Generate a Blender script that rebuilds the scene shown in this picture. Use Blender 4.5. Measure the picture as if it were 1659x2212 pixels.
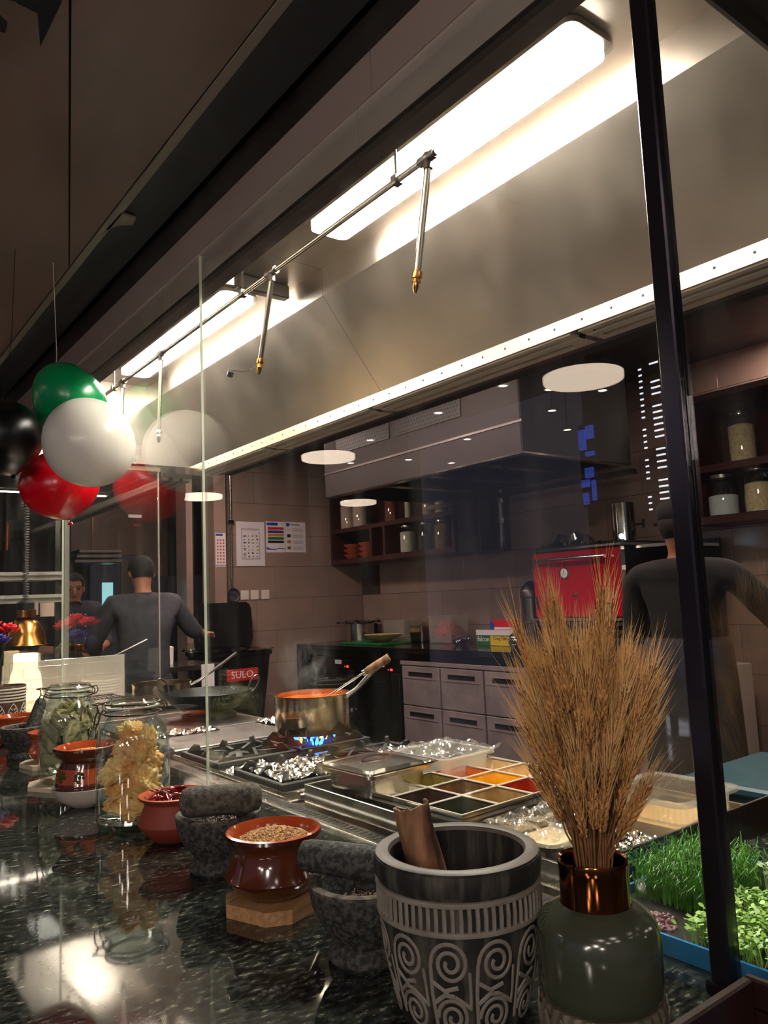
import bpy, bmesh, math, random
from mathutils import Vector, Matrix, Euler, noise
random.seed(7)
PI = math.pi
for _o in list(bpy.data.objects): bpy.data.objects.remove(_o, do_unlink=True)
scene = bpy.context.scene
COL = scene.collection

# ---------------- camera, world, exposure ----------------
cam_data = bpy.data.cameras.new('camera'); cam = bpy.data.objects.new('camera', cam_data)
COL.objects.link(cam); scene.camera = cam
CR = Vector((0.7955, -0.6055, -0.0417)); CD = Vector((0.0349, 0.1144, -0.9928)); CF = Vector((0.6050, 0.7876, 0.1125))
# columns: camera right, camera up, camera back (world axes)
M = Matrix(((CR[0], -CD[0], -CF[0]), (CR[1], -CD[1], -CF[1]), (CR[2], -CD[2], -CF[2])))
cam.matrix_world = Matrix.Translation((0, 0, 1.37)) @ M.to_quaternion().to_matrix().to_4x4()
cam_data.sensor_fit = 'AUTO'; cam_data.sensor_width = 36.0
cam_data.lens = 1661.0 / 2212.0 * 36.0
cam_data.clip_start = 0.05; cam_data.clip_end = 500
vs = scene.view_settings
vs.view_transform = 'Standard'; vs.look = 'None'; vs.exposure = 0.85; vs.gamma = 1.0; vs.use_curve_mapping = False
world = bpy.data.worlds.new('world'); scene.world = world; world.use_nodes = True
wb = world.node_tree.nodes['Background']; wb.inputs[0].default_value = (0.050, 0.050, 0.075, 1); wb.inputs[1].default_value = 1.0

LAMP = 60.0      # radiance of the hood's fluorescent diffusers
DISC = 3.2       # dining room ceiling discs
SPOT = 30.0      # small dining downlights

# ---------------- materials ----------------
MATS = {}
def lin(c):
    return tuple((x/12.92 if x <= .04045 else ((x+.055)/1.055)**2.4) for x in c)
def newmat(name):
    m = bpy.data.materials.new(name); m.use_nodes = True; MATS[name] = m
    return m, m.node_tree.nodes, m.node_tree.links, m.node_tree.nodes['Principled BSDF']
def mat(name, c, rough=.5, metal=0., c2=None, scale=20., bump=0., bscale=None, coat=0., stretch=None, detail=4., lo=.35, hi=.65, spec=.5, trans=0., alpha=1., rvar=0., sss=0.):
    """c, c2: sRGB 0..1. c2 mixes in by noise."""
    m, N, L, b = newmat(name)
    col = lin(c) + (1,)
    b.inputs['Base Color'].default_value = col; b.inputs['Roughness'].default_value = rough
    b.inputs['Metallic'].default_value = metal; b.inputs['Coat Weight'].default_value = coat
    b.inputs['Specular IOR Level'].default_value = spec; b.inputs['Coat Roughness'].default_value = .08
    b.inputs['Transmission Weight'].default_value = trans; b.inputs['Alpha'].default_value = alpha
    if sss: b.inputs['Subsurface Weight'].default_value = sss; b.inputs['Subsurface Radius'].default_value = (.01, .01, .01)
    if c2 or bump or rvar:
        tc = N.new('ShaderNodeTexCoord'); mp = N.new('ShaderNodeMapping'); L.new(tc.outputs['Object'], mp.inputs[0])
        if stretch: mp.inputs['Scale'].default_value = stretch
        nz = N.new('ShaderNodeTexNoise'); nz.inputs['Scale'].default_value = scale; nz.inputs['Detail'].default_value = detail
        L.new(mp.outputs[0], nz.inputs['Vector'])
        if c2:
            cr = N.new('ShaderNodeValToRGB'); cr.color_ramp.elements[0].position = lo; cr.color_ramp.elements[1].position = hi
            cr.color_ramp.elements[0].color = col; cr.color_ramp.elements[1].color = lin(c2) + (1,)
            L.new(nz.outputs[0], cr.inputs[0]); L.new(cr.outputs[0], b.inputs['Base Color'])
        if rvar:
            mr = N.new('ShaderNodeMapRange'); mr.inputs['From Min'].default_value = .3; mr.inputs['From Max'].default_value = .7
            mr.inputs['To Min'].default_value = max(0.02, rough-rvar); mr.inputs['To Max'].default_value = rough+rvar
            L.new(nz.outputs[0], mr.inputs[0]); L.new(mr.outputs[0], b.inputs['Roughness'])
        if bump:
            n2 = nz
            if bscale:
                n2 = N.new('ShaderNodeTexNoise'); n2.inputs['Scale'].default_value = bscale; n2.inputs['Detail'].default_value = 5
                L.new(mp.outputs[0], n2.inputs['Vector'])
            bp = N.new('ShaderNodeBump'); bp.inputs['Strength'].default_value = bump; bp.inputs['Distance'].default_value = .002
            L.new(n2.outputs[0], bp.inputs['Height']); L.new(bp.outputs[0], b.inputs['Normal'])
    return m
def emis(name, c, s):
    m, N, L, b = newmat(name)
    b.inputs['Base Color'].default_value = lin(c) + (1,); b.inputs['Emission Color'].default_value = lin(c) + (1,)
    b.inputs['Emission Strength'].default_value = s
    return m
def glassmat(name, tint=(.97, .99, .98), f0=.05, rough=0.0, film=0.0, streak=False):
    """thin clear glass: Schlick mirror over a straight see-through"""
    m, N, L, b = newmat(name); N.remove(b)
    out = [n for n in N if n.type == 'OUTPUT_MATERIAL'][0]
    lw = N.new('ShaderNodeLayerWeight'); lw.inputs[0].default_value = .5
    p = N.new('ShaderNodeMath'); p.operation = 'POWER'; p.inputs[1].default_value = 5; L.new(lw.outputs['Facing'], p.inputs[0])
    a = N.new('ShaderNodeMath'); a.operation = 'MULTIPLY_ADD'; a.inputs[1].default_value = 1-f0; a.inputs[2].default_value = f0; L.new(p.outputs[0], a.inputs[0])
    tr = N.new('ShaderNodeBsdfTransparent'); tr.inputs[0].default_value = tint + (1,)
    gl = N.new('ShaderNodeBsdfGlossy'); gl.inputs['Roughness'].default_value = rough; gl.inputs[0].default_value = (1, 1, 1, 1)
    mx = N.new('ShaderNodeMixShader'); L.new(a.outputs[0], mx.inputs[0]); L.new(tr.outputs[0], mx.inputs[1]); L.new(gl.outputs[0], mx.inputs[2])
    last = mx.outputs[0]
    if film:
        df = N.new('ShaderNodeBsdfDiffuse'); df.inputs[0].default_value = (.8, .78, .72, 1)
        tl = N.new('ShaderNodeBsdfTranslucent'); tl.inputs[0].default_value = (.8, .78, .72, 1)
        ad = N.new('ShaderNodeMixShader'); L.new(df.outputs[0], ad.inputs[1]); L.new(tl.outputs[0], ad.inputs[2])
        m2 = N.new('ShaderNodeMixShader'); m2.inputs[0].default_value = film
        if streak:
            tc = N.new('ShaderNodeTexCoord'); mp = N.new('ShaderNodeMapping'); mp.inputs['Scale'].default_value = (1, 9, 2.2)
            mp.inputs['Rotation'].default_value = (.5, 0, 0)
            nz = N.new('ShaderNodeTexNoise'); nz.inputs['Scale'].default_value = 1.6; nz.inputs['Detail'].default_value = 8
            L.new(tc.outputs['Object'], mp.inputs[0]); L.new(mp.outputs[0], nz.inputs['Vector'])
            mr = N.new('ShaderNodeMapRange'); mr.inputs['From Min'].default_value = .5; mr.inputs['From Max'].default_value = .8
            mr.inputs['To Min'].default_value = film*.4; mr.inputs['To Max'].default_value = film*4; L.new(nz.outputs[0], mr.inputs[0]); L.new(mr.outputs[0], m2.inputs[0])
        L.new(last, m2.inputs[1]); L.new(ad.outputs[0], m2.inputs[2]); last = m2.outputs[0]
    L.new(last, out.inputs['Surface'])
    return m
def granite():
    m, N, L, b = newmat('granite')
    tc = N.new('ShaderNodeTexCoord'); mp = N.new('ShaderNodeMapping'); mp.inputs['Rotation'].default_value = (0, 0, .6); mp.inputs['Scale'].default_value = (.5, 1, 1)
    L.new(tc.outputs['Object'], mp.inputs[0])
    n1 = N.new('ShaderNodeTexNoise'); n1.inputs['Scale'].default_value = 120; n1.inputs['Detail'].default_value = 5; n1.inputs['Roughness'].default_value = .6
    n2 = N.new('ShaderNodeTexVoronoi'); n2.inputs['Scale'].default_value = 150
    n3 = N.new('ShaderNodeTexNoise'); n3.inputs['Scale'].default_value = 26; n3.inputs['Detail'].default_value = 4
    for n in (n1, n2, n3): L.new(mp.outputs[0], n.inputs['Vector'])
    r1 = N.new('ShaderNodeValToRGB'); e = r1.color_ramp.elements
    e[0].position = .45; e[0].color = (.008, .010, .009, 1); e[1].position = .6; e[1].color = (.045, .05, .042, 1)
    x = e.new(.70); x.color = (.24, .22, .16, 1)
    L.new(n1.outputs[0], r1.inputs[0])
    r2 = N.new('ShaderNodeValToRGB'); r2.color_ramp.elements[0].position = .05; r2.color_ramp.elements[0].color = (1, 1, 1, 1)
    r2.color_ramp.elements[1].position = .2; r2.color_ramp.elements[1].color = (0, 0, 0, 1); L.new(n2.outputs[0], r2.inputs[0])
    th = N.new('ShaderNodeMath'); th.operation = 'GREATER_THAN'; th.inputs[1].default_value = .52; L.new(n3.outputs[0], th.inputs[0])
    ml = N.new('ShaderNodeMath'); ml.operation = 'MULTIPLY'; L.new(r2.outputs[0], ml.inputs[0]); L.new(th.outputs[0], ml.inputs[1])
    mx = N.new('ShaderNodeMixRGB'); L.new(ml.outputs[0], mx.inputs[0]); L.new(r1.outputs[0], mx.inputs[1]); mx.inputs[2].default_value = (.20, .18, .13, 1)
    L.new(mx.outputs[0], b.inputs['Base Color']); b.inputs['Roughness'].default_value = .045
    b.inputs['Specular IOR Level'].default_value = .75
    return m
granite()
def steel(name, c=(.72, .69, .64), rough=.28, axis=(1, 1, 40), s=6., var=.10, aniso=.0, smudge=True):
    m, N, L, b = newmat(name)
    b.inputs['Metallic'].default_value = 1.; tc = N.new('ShaderNodeTexCoord'); mp = N.new('ShaderNodeMapping')
    mp.inputs['Scale'].default_value = axis; L.new(tc.outputs['Object'], mp.inputs[0])
    nz = N.new('ShaderNodeTexNoise'); nz.inputs['Scale'].default_value = s; nz.inputs['Detail'].default_value = 6; L.new(mp.outputs[0], nz.inputs['Vector'])
    n2 = N.new('ShaderNodeTexNoise'); n2.inputs['Scale'].default_value = 3.; n2.inputs['Detail'].default_value = 5; L.new(tc.outputs['Object'], n2.inputs['Vector'])
    ad = N.new('ShaderNodeMath'); ad.operation = 'ADD'; L.new(nz.outputs[0], ad.inputs[0]); L.new(n2.outputs[0], ad.inputs[1])
    mr = N.new('ShaderNodeMapRange'); mr.inputs['From Min'].default_value = .7; mr.inputs['From Max'].default_value = 1.3
    mr.inputs['To Min'].default_value = rough-var; mr.inputs['To Max'].default_value = rough+var
    L.new(ad.outputs[0], mr.inputs[0]); L.new(mr.outputs[0], b.inputs['Roughness'])
    cr = N.new('ShaderNodeValToRGB'); a = lin(c); cr.color_ramp.elements[0].position = .3; cr.color_ramp.elements[1].position = .7
    cr.color_ramp.elements[0].color = tuple(x*.82 for x in a) + (1,); cr.color_ramp.elements[1].color = a + (1,)
    L.new(n2.outputs[0], cr.inputs[0]); L.new(cr.outputs[0], b.inputs['Base Color'])
    return m
steel('steel_hood', (.76, .72, .68), .345, (3, 3, .4), 4., .04)
steel('steel', (.80, .78, .74), .20, (1, 1, 1), 12., .05)
steel('steel_dark', (.45, .43, .42), .36, (1, 1, 1), 12., .05)
steel('steel_pot', (.80, .74, .64), .20, (1, 1, .2), 8., .06)
mat('steel_drawer', (.70, .65, .66), .40, .5, (.60, .56, .57), 5.)
mat('steel_fascia', (.88, .83, .78), .36, .45, (.76, .71, .67), 4., stretch=(1, .5, 2))
mat('grille_metal', (.80, .75, .69), .5, .1)
mat('rail_metal', (.84, .80, .73), .30, 1.)
mat('chrome', (.85, .83, .80), .12, 1.)
mat('black_paint', (.055, .055, .06), .45)
mat('black_gloss', (.03, .03, .035), .12)
mat('black_matte', (.03, .03, .03), .8)
mat('post_dark', (.27, .25, .28), .20, .85)
mat('wood_panel', (.13, .085, .08), .62, 0, (.12, .08, .075), 3., stretch=(6, .6, 1))
mat('soffit_board', (.47, .38, .345), .42, 0, (.42, .34, .31), 3., stretch=(2, .4, 1))
mat('recess_grey', (.20, .205, .225), .6)
mat('trim_paint', (.50, .46, .42), .6)
mat('tile', (.60, .51, .46), .22, 0, (.54, .47, .43), 2.2, .03, 30)
mat('grout', (.26, .21, .19), .9)
mat('floor_tile', (.16, .14, .13), .35, 0, (.11, .10, .09), 4.)
mat('ceiling_paint', (.17, .14, .13), .85)
mat('terracotta', (.76, .36, .20), .55, 0, (.66, .29, .16), 14., .15, 60)
mat('terracotta_glazed', (.70, .31, .15), .14, 0, (.58, .23, .11), 10., .06, 40, coat=.6)
mat('terracotta_matte', (.56, .23, .16), .6, 0, (.50, .20, .14), 12., .1, 60)
mat('glaze_dark', (.36, .17, .10), .14, 0, (.26, .12, .07), 12., coat=.6)
mat('stone', (.12, .125, .125), .75, 0, (.30, .295, .275), 160., .9, 220, detail=3., lo=.42, hi=.62)
mat('stone_light', (.40, .37, .32), .8, 0, (.19, .18, .165), 120., .8, 220, detail=4.)
mat('carved_dark', (.09, .088, .08), .7, 0, (.32, .30, .26), 60., .8, 120, stretch=(1, 1, .16), detail=7., lo=.48, hi=.70)
mat('carved_grey', (.52, .50, .46), .72, 0, (.46, .43, .39), 40., .6, 140)
mat('carved_rim', (.42, .39, .35), .5, 0, (.33, .30, .27), 18., .2, 60)
mat('bark', (.62, .45, .32), .85, 0, (.26, .16, .10), 45., 1., 120, stretch=(1, 1, .3))
mat('bark_inner', (.60, .34, .17), .8, 0, (.40, .22, .12), 30., .5, 90)
mat('olive_glaze', (.27, .285, .225), .16, 0, (.21, .225, .18), 4., coat=.4)
mat('ribbed_ceramic', (.30, .28, .23), .5, 0, (.42, .39, .33), 30., .4, 100)
mat('bronze', (.55, .33, .18), .12, 1., (.36, .20, .11), 9.)
mat('wheat', (.76, .56, .32), .6, 0, (.50, .32, .15), 60., sss=.0)
mat('wheat_awn', (.86, .70, .46), .5)
mat('wheat_stem', (.54, .38, .22), .6, 0, (.36, .23, .12), 40.)
mat('wood_light', (.74, .58, .40), .5, 0, (.62, .46, .30), 20., stretch=(1, 8, 8))
mat('wood_pale', (.84, .78, .66), .5)
mat('seed_tan', (.80, .63, .38), .5, 0, (.58, .40, .20), 90.)
mat('seed_gold', (.88, .66, .26), .5, 0, (.70, .44, .14), 200.)
mat('seed_dark', (.20, .13, .10), .6, 0, (.36, .26, .20), 90.)
mat('chili', (.50, .06, .08), .18, 0, (.30, .03, .04), 40., coat=.3)
mat('cracker', (.98, .84, .56), .55, 0, (.95, .66, .34), 30., .5, 120, sss=.15)
mat('leaf_bay', (.60, .55, .38), .5, 0, (.48, .45, .31), 25.)
mat('leaf_bay_pale', (.74, .68, .49), .5, 0, (.62, .57, .40), 25.)
mat('white_ceramic', (.80, .76, .72), .3)
mat('cream_cup', (.86, .82, .74), .5)
mat('cast_iron', (.07, .065, .065), .5, .3, (.14, .12, .11), 40., .3, 120)
mat('carbon_steel', (.12, .12, .115), .38, .6, (.20, .195, .19), 30., .3, 90)
mat('curry', (.86, .42, .12), .18, 0, (.72, .28, .06), 40., .6, 90)
mat('white_enamel', (.85, .82, .78), .35)
mat('foil', (.90, .89, .86), .16, 1.)
mat('paper', (.86, .84, .86), .7)
mat('paper_pink', (.90, .78, .72), .7)
mat('red_enamel', (.66, .05, .10), .22, coat=.4)
mat('red_plain', (.80, .08, .10), .4)
mat('blue_plain', (.12, .28, .62), .5)
mat('green_plain', (.05, .38, .17), .5)
mat('yellow_plain', (.85, .74, .16), .5)
mat('orange_plain', (.82, .50, .22), .5)
mat('white_plain', (.88, .88, .88), .5)
mat('teal_plastic', (.10, .24, .27), .4)
mat('blue_tray', (.10, .48, .70), .4)
mat('bin_plastic', (.045, .05, .055), .35)
mat('skin', (.68, .44, .34), .5, sss=.1)
mat('hair', (.05, .04, .035), .85, 0, (.09, .07, .06), 60., .8, 150)
mat('eye_dark', (.05, .03, .03), .3)
mat('cloth_navy', (.13, .14, .20), .8, 0, (.10, .105, .15), 20., .3, 60)
mat('cloth_grey', (.23, .22, .25), .85, 0, (.17, .165, .19), 20., .3, 60)
mat('cloth_black', (.05, .05, .05), .85)
mat('apron_brown', (.15, .12, .085), .8, 0, (.10, .085, .06), 12., .3, 60)
mat('dark_wood', (.28, .12, .10), .4, 0, (.20, .085, .075), 12., stretch=(1, 1, 6))
mat('tray_wood', (.16, .075, .05), .35, 0, (.12, .055, .04), 14.)
mat('brass', (.86, .62, .32), .2, 1.)
mat('copper', (.85, .48, .30), .2, 1.)
mat('balloon_white', (.90, .88, .84), .28, sss=.2)
mat('balloon_green', (.02, .56, .32), .25)
mat('balloon_red', (.86, .02, .10), .25)
mat('balloon_black', (.03, .03, .03), .3)
mat('rose_red', (.80, .05, .08), .5)
mat('purple_flower', (.20, .10, .45), .6)
mat('green_stem', (.16, .30, .10), .6)
mat('grass_green', (.40, .68, .16), .45, 0, (.22, .45, .10), 60.)
mat('sprout_green', (.66, .82, .40), .45, 0, (.45, .66, .22), 60.)
mat('sprout_pale', (.78, .86, .66), .45)
mat('soil', (.10, .08, .06), .9)
mat('bean_purple', (.52, .38, .40), .5)
mat('squeeze_yellow', (.94, .74, .16), .35)
mat('teal_cloth', (.30, .47, .50), .8)
mat('wall_dark', (.08, .07, .075), .6)
mat('soup_tan', (.90, .72, .44), .12)
mat('grey_metal_paint', (.30, .32, .38), .3, .4)
emis('led_red', (1, .12, .08), 6)
emis('led_green', (.1, 1, .4), 3)
emis('lamp_white', (1.0, .965, .91), LAMP)
emis('disc_white', (1.0, .90, .80), DISC)
emis('spot_white', (1.0, .92, .82), SPOT)
emis('window_light', (.95, .95, 1.0), 5)
emis('sign_blue', (.30, .45, 1.0), .8)
emis('heat_bulb', (1.0, .80, .45), 30)
emis('lit_ceramic_glow', (1.0, .90, .72), 5)
emis('fridge_light', (.60, .85, .88), .7)
emis('blue_screen', (.10, .35, .95), 1.5)
emis('flame_blue', (.20, .45, 1.0), 4)
emis('flame_orange', (1.0, .55, .15), 6)
emis('bright_steel_light', (.75, .88, 1.0), 14)
glassmat('screen_glass', (.97, .985, .975), .055, 0., .005, True)
mat('glass_edge', (.80, .83, .74), .15, 0, trans=0.)
glassmat('jar_glass', (.93, .97, .955), .06)
glassmat('jar_base_glass', (.72, .84, .80), .10)
glassmat('plastic_clear', (.93, .92, .88), .06, .08, .22)
glassmat('plastic_frost', (.92, .90, .86), .06, .15, .40)
glassmat('cling_film', (.97, .97, .97), .16, .05, .10)
for _k, _c, _b in (('spice_white', (.90, .86, .78), (.80, .75, .66)), ('spice_olive', (.58, .52, .26), (.48, .42, .20)), ('spice_orange', (.82, .48, .10), (.68, .36, .06)),
               ('spice_beige', (.82, .74, .58), (.72, .62, .46)), ('spice_brown', (.50, .38, .20), (.40, .29, .14)), ('spice_yellow', (.88, .68, .06), (.78, .58, .04)),
               ('spice_green', (.24, .26, .14), (.17, .19, .10)), ('spice_tan', (.66, .56, .38), (.56, .46, .30)), ('spice_red', (.68, .22, .06), (.55, .15, .04)), ('spice_dark', (.28, .20, .14), (.2, .14, .1))):
    _c = tuple(min(.97, x*1.12+.04) for x in _c); _b = tuple(min(.95, x*1.12+.03) for x in _b)
    mat(_k, _c, .85, 0, _b, 60., .6, 160)

# ---------------- mesh helpers ----------------
class MB:
    def __init__(s): s.v = []; s.f = []
    def add(s, vs_, fs_, m=None):
        o = len(s.v)
        s.v += [tuple(m @ Vector(p)) for p in vs_] if m else [tuple(p) for p in vs_]
        s.f += [tuple(i+o for i in f) for f in fs_]
        return s
    def box(s, x0, x1, y0, y1, z0, z1, m=None, bev=0.):
        if bev:
            b = bev; P = []; F = []
            # chamfered box: three shells
            for (a, c, z) in ((b, b, z0), (0, 0, z0+b), (0, 0, z1-b), (b, b, z1)):
                r = [(x0+a+b*(a == 0)*1, y0+c, z), (x1-a-b*(a == 0)*1, y0+c, z), (x1-a, y0+c+b*(a == 0), z), (x1-a, y1-c-b*(a == 0), z),
                     (x1-a-b*(a == 0), y1-c, z), (x0+a+b*(a == 0), y1-c, z), (x0+a, y1-c-b*(a == 0), z), (x0+a, y0+c+b*(a == 0), z)]
                P += r
            for k in range(3):
                for i in range(8):
                    j = (i+1) % 8; F.append((k*8+i, k*8+j, k*8+8+j, k*8+8+i))
            F.append(tuple(range(7, -1, -1))); F.append(tuple(range(24, 32)))
            return s.add(P, F, m)
        P = [(x0, y0, z0), (x1, y0, z0), (x1, y1, z0), (x0, y1, z0), (x0, y0, z1), (x1, y0, z1), (x1, y1, z1), (x0, y1, z1)]
        return s.add(P, [(3, 2, 1, 0), (4, 5, 6, 7), (0, 1, 5, 4), (1, 2, 6, 5), (2, 3, 7, 6), (3, 0, 4, 7)], m)
    def lathe(s, prof, n=40, m=None, a0=0., a1=2*PI, closed=False, fn=None):
        full = abs(a1-a0-2*PI) < 1e-6; P = []; F = []; k = n if full else n+1
        for (r, z) in prof:
            for i in range(k):
                a = a0+(a1-a0)*i/n
                rr = max(r, 1e-5)*(fn(a, z) if fn else 1)
                P.append((rr*math.cos(a), rr*math.sin(a), z))
        L_ = len(prof); rng = range(L_) if closed else range(L_-1)
        for j in rng:
            j2 = (j+1) % L_
            for i in range(n):
                i2 = (i+1) % k
                F.append((j*k+i, j*k+i2, j2*k+i2, j2*k+i))
        return s.add(P, F, m)
    def tube(s, pts, r, n=8, cap=True, flat=1., up=None):
        pts = [Vector(p) for p in pts]; rs = r if isinstance(r, (list, tuple)) else [r]*len(pts)
        P = []; F = []; u = None
        for i, p in enumerate(pts):
            t = (pts[min(i+1, len(pts)-1)]-pts[max(i-1, 0)])
            t = t.normalized() if t.length > 1e-9 else Vector((0, 0, 1))
            if u is None:
                u = (Vector(up) if up else (Vector((0, 0, 1)) if abs(t.z) < .9 else Vector((1, 0, 0))))
            u = (u - t*u.dot(t)); u = u.normalized() if u.length > 1e-6 else t.orthogonal().normalized()
            w = t.cross(u)
            for k in range(n):
                a = 2*PI*k/n
                P.append(tuple(p+(w*math.cos(a)+u*math.sin(a)*flat)*rs[i]))
        for i in range(len(pts)-1):
            for k in range(n):
                k2 = (k+1) % n; F.append((i*n+k, i*n+k2, (i+1)*n+k2, (i+1)*n+k))
        if cap:
            F.append(tuple(range(n-1, -1, -1))); F.append(tuple(range((len(pts)-1)*n, len(pts)*n)))
        return s.add(P, F)
    def ball(s, c, r, n=10, m=None, sc=(1, 1, 1)):
        pr = []
        h = max(3, n//2)
        P = [(0, 0, -1)]; F = []
        for j in range(1, h):
            a = -PI/2+PI*j/h
            for i in range(n): P.append((math.cos(a)*math.cos(2*PI*i/n), math.cos(a)*math.sin(2*PI*i/n), math.sin(a)))
        P.append((0, 0, 1)); e = len(P)-1
        for i in range(n):
            i2 = (i+1) % n; F.append((0, 1+i2, 1+i)); F.append((e, 1+(h-2)*n+i, 1+(h-2)*n+i2))
            for j in range(h-2): F.append((1+j*n+i, 1+j*n+i2, 1+(j+1)*n+i2, 1+(j+1)*n+i))
        mm = Matrix.Translation(c) @ (m if m else Matrix()) @ Matrix.Diagonal((r*sc[0], r*sc[1], r*sc[2], 1))
        return s.add(P, F, mm)
    def prism(s, poly, z0, z1, m=None):
        n = len(poly); P = [(x, y, z0) for x, y in poly]+[(x, y, z1) for x, y in poly]
        F = [tuple(range(n-1, -1, -1)), tuple(range(n, 2*n))]+[(i, (i+1) % n, n+(i+1) % n, n+i) for i in range(n)]
        return s.add(P, F, m)
    def grid(s, nx, ny, fn, m=None, thick=0.):
        P = [fn(i/nx, j/ny) for j in range(ny+1) for i in range(nx+1)]
        F = [(j*(nx+1)+i, j*(nx+1)+i+1, (j+1)*(nx+1)+i+1, (j+1)*(nx+1)+i) for j in range(ny) for i in range(nx)]
        return s.add(P, F, m)
def RX(a): return Matrix.Rotation(a, 4, 'X')
def RY(a): return Matrix.Rotation(a, 4, 'Y')
def RZ(a): return Matrix.Rotation(a, 4, 'Z')
def T(x, y, z): return Matrix.Translation((x, y, z))
def obj(name, mb, m, parent=None, smooth=False, loc=None, label=None, rotz=None):
    me = bpy.data.meshes.new(name)
    if isinstance(mb, MB): me.from_pydata(mb.v, [], mb.f); me.update()
    else: me = mb
    me.materials.clear(); me.materials.append(MATS[m])
    if smooth:
        me.polygons.foreach_set('use_smooth', [True]*len(me.polygons))
        if smooth != 'all' and hasattr(me, 'set_sharp_from_angle'): me.set_sharp_from_angle(angle=math.radians(40))
    o = bpy.data.objects.new(name, me); COL.objects.link(o)
    if parent: o.parent = parent
    if loc: o.location = loc
    if rotz is not None: o.rotation_euler = (0, 0, rotz)
    if label: o['label'] = label
    return o
def tag(o, label, cat, group=None, stuff=False):
    o['label'] = label; o['category'] = cat
    if group: o['group'] = group
    if stuff: o['kind'] = 'stuff'
    return o
def thing(name, label, cat, loc=(0, 0, 0), rotz=0., group=None):
    o = bpy.data.objects.new(name, None); COL.objects.link(o); o.location = loc; o.rotation_euler = (0, 0, rotz)
    o.empty_display_size = .05
    return tag(o, label, cat, group)
def struct(name, mb, m, smooth=False):
    o = obj(name, mb, m, None, smooth); o['kind'] = 'structure'; return o
def dup(o, loc, rotz=None, label=None):
    r = o.copy(); COL.objects.link(r); r.location = loc
    if rotz is not None: r.rotation_euler = (0, 0, rotz)
    if label: r['label'] = label
    for ch in list(o.children):
        c = ch.copy(); COL.objects.link(c); c.parent = r
        for g in ch.children:
            d = g.copy(); COL.objects.link(d); d.parent = c
    return r
def crumple(w, h, n, amp, seed, freq=30., base=None):
    mb = MB()
    def fn(u, v):
        x = (u-.5)*w; y = (v-.5)*h; e = (1-abs(2*u-1)**6)*(1-abs(2*v-1)**6)
        q = noise.noise(Vector((x*freq+seed, y*freq, seed)))+.5*noise.noise(Vector((x*freq*2.3, y*freq*2.3+seed, 3)))
        q = abs(q)
        z = amp*q+(base(u, v) if base else 0)
        return (x+.3*amp*noise.noise(Vector((x*freq, y*freq, 9+seed))), y+.3*amp*noise.noise(Vector((x*freq, y*freq, 19+seed))), z)
    return mb.grid(n, int(n*h/w)+1, fn)
def textpart(name, s, size, m, parent, mw, ext=.0006):
    cu = bpy.data.curves.new(name, 'FONT'); cu.body = s; cu.size = size; cu.extrude = ext or .0006; cu.align_x = 'CENTER'; cu.align_y = 'CENTER'; cu.resolution_u = 2
    o = bpy.data.objects.new(name, cu); COL.objects.link(o)
    dg = bpy.context.evaluated_depsgraph_get(); me = bpy.data.meshes.new_from_object(o.evaluated_get(dg))
    bpy.data.objects.remove(o); me.transform(mw)
    return obj(name, me, m, parent)
# text facing -Y: stand the letters up; facing -X: turned a quarter more
FY = RX(PI/2); FX = RZ(-PI/2) @ RX(PI/2)
# ---------------- lighting that is not tied to a visible lamp builder ----------------
# (all light comes from the lamps built below and the dim night sky of the world)

mat('fascia_brown', (.66, .59, .56), .4, .2)
# ---------------- structure ----------------
struct('floor', MB().box(-9, 6.5, -3, 13, -.1, 0), 'floor_tile')
struct('ceiling', MB().box(.86, 6.5, -3, 13, 3.0, 3.1), 'ceiling_paint')
struct('ceiling_dining', MB().box(-9, -.95, -3, 13, 4.9, 5.0), 'ceiling_paint')
WX = 5.2; WY = 7.24
wb_ = struct('wall_back', MB().box(WX+.012, WX+.15, -3, 9.6, 0, 3.0), 'grout')
TB = MB().box(0, .012, .0015, .6835, .0015, .3335, bev=.0012)
tile0 = None
def lay_tile(parent, loc, rot, mb=None):
    global tile0
    if mb is None and tile0 is not None:
        o = tile0.copy(); COL.objects.link(o)
    else:
        o = obj('tile', mb if mb else TB, 'tile')
        if mb is None: tile0 = o
    o.parent = parent; o.location = loc; o.rotation_euler = (0, 0, rot); return o
for r in range(9):
    y = WY-.685*(1 if r % 2 else .5)
    k = 0
    while y > -.6:
        lay_tile(wb_, (WX, y, .085+.335*r-(.0 if r else 0)), 0)
        y -= .685
    if r % 2 == 0:
        lay_tile(wb_, (WX, WY-.3425, .085+.335*r), 0, MB().box(0, .012, .0015+.0, .341, .0015, .3335))
wl_ = struct('wall_left', MB().box(3.455, WX+.15, WY+.012, WY+.2, 0, 3.0), 'grout')
for r in range(9):
    x = WX
    first = .45 if r % 2 == 0 else .68
    w = first
    while x > 3.46:
        x0 = max(3.456, x-w)
        lay_tile(wl_, (0, 0, 0), 0, MB().box(x0+.0015, x-.0015, WY, WY+.012, .085+.335*r+.0015, .085+.335*(r+1)-.0015, bev=.001))
        x -= w; w = .685
struct('trim_1', MB().box(3.05, 3.115, WY-.05, WY+.2, 0, 3.0), 'tile')           # slim pillar left of the opening
struct('trim_2', MB().box(3.325, 3.452, WY-.10, WY+.2, 0, 3.0), 'tile')          # pillar right of the opening
struct('trim_3', MB().box(3.118, 3.126, WY-.055, WY-.04, 0, 3.0).box(3.452, 3.460, WY-.105, WY-.09, 0, 2.98), 'steel')
struct('wall_passage', MB().box(2.4, 3.5, 8.8, 8.9, 0, 3.0), 'tile')
struct('wall_far', MB().box(.80, 6.5, 9.6, 9.7, 0, 5), 'wall_dark')
struct('wall_dining', MB().box(-9, .79, 12.4, 12.5, 0, 5), 'wall_dark')
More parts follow.
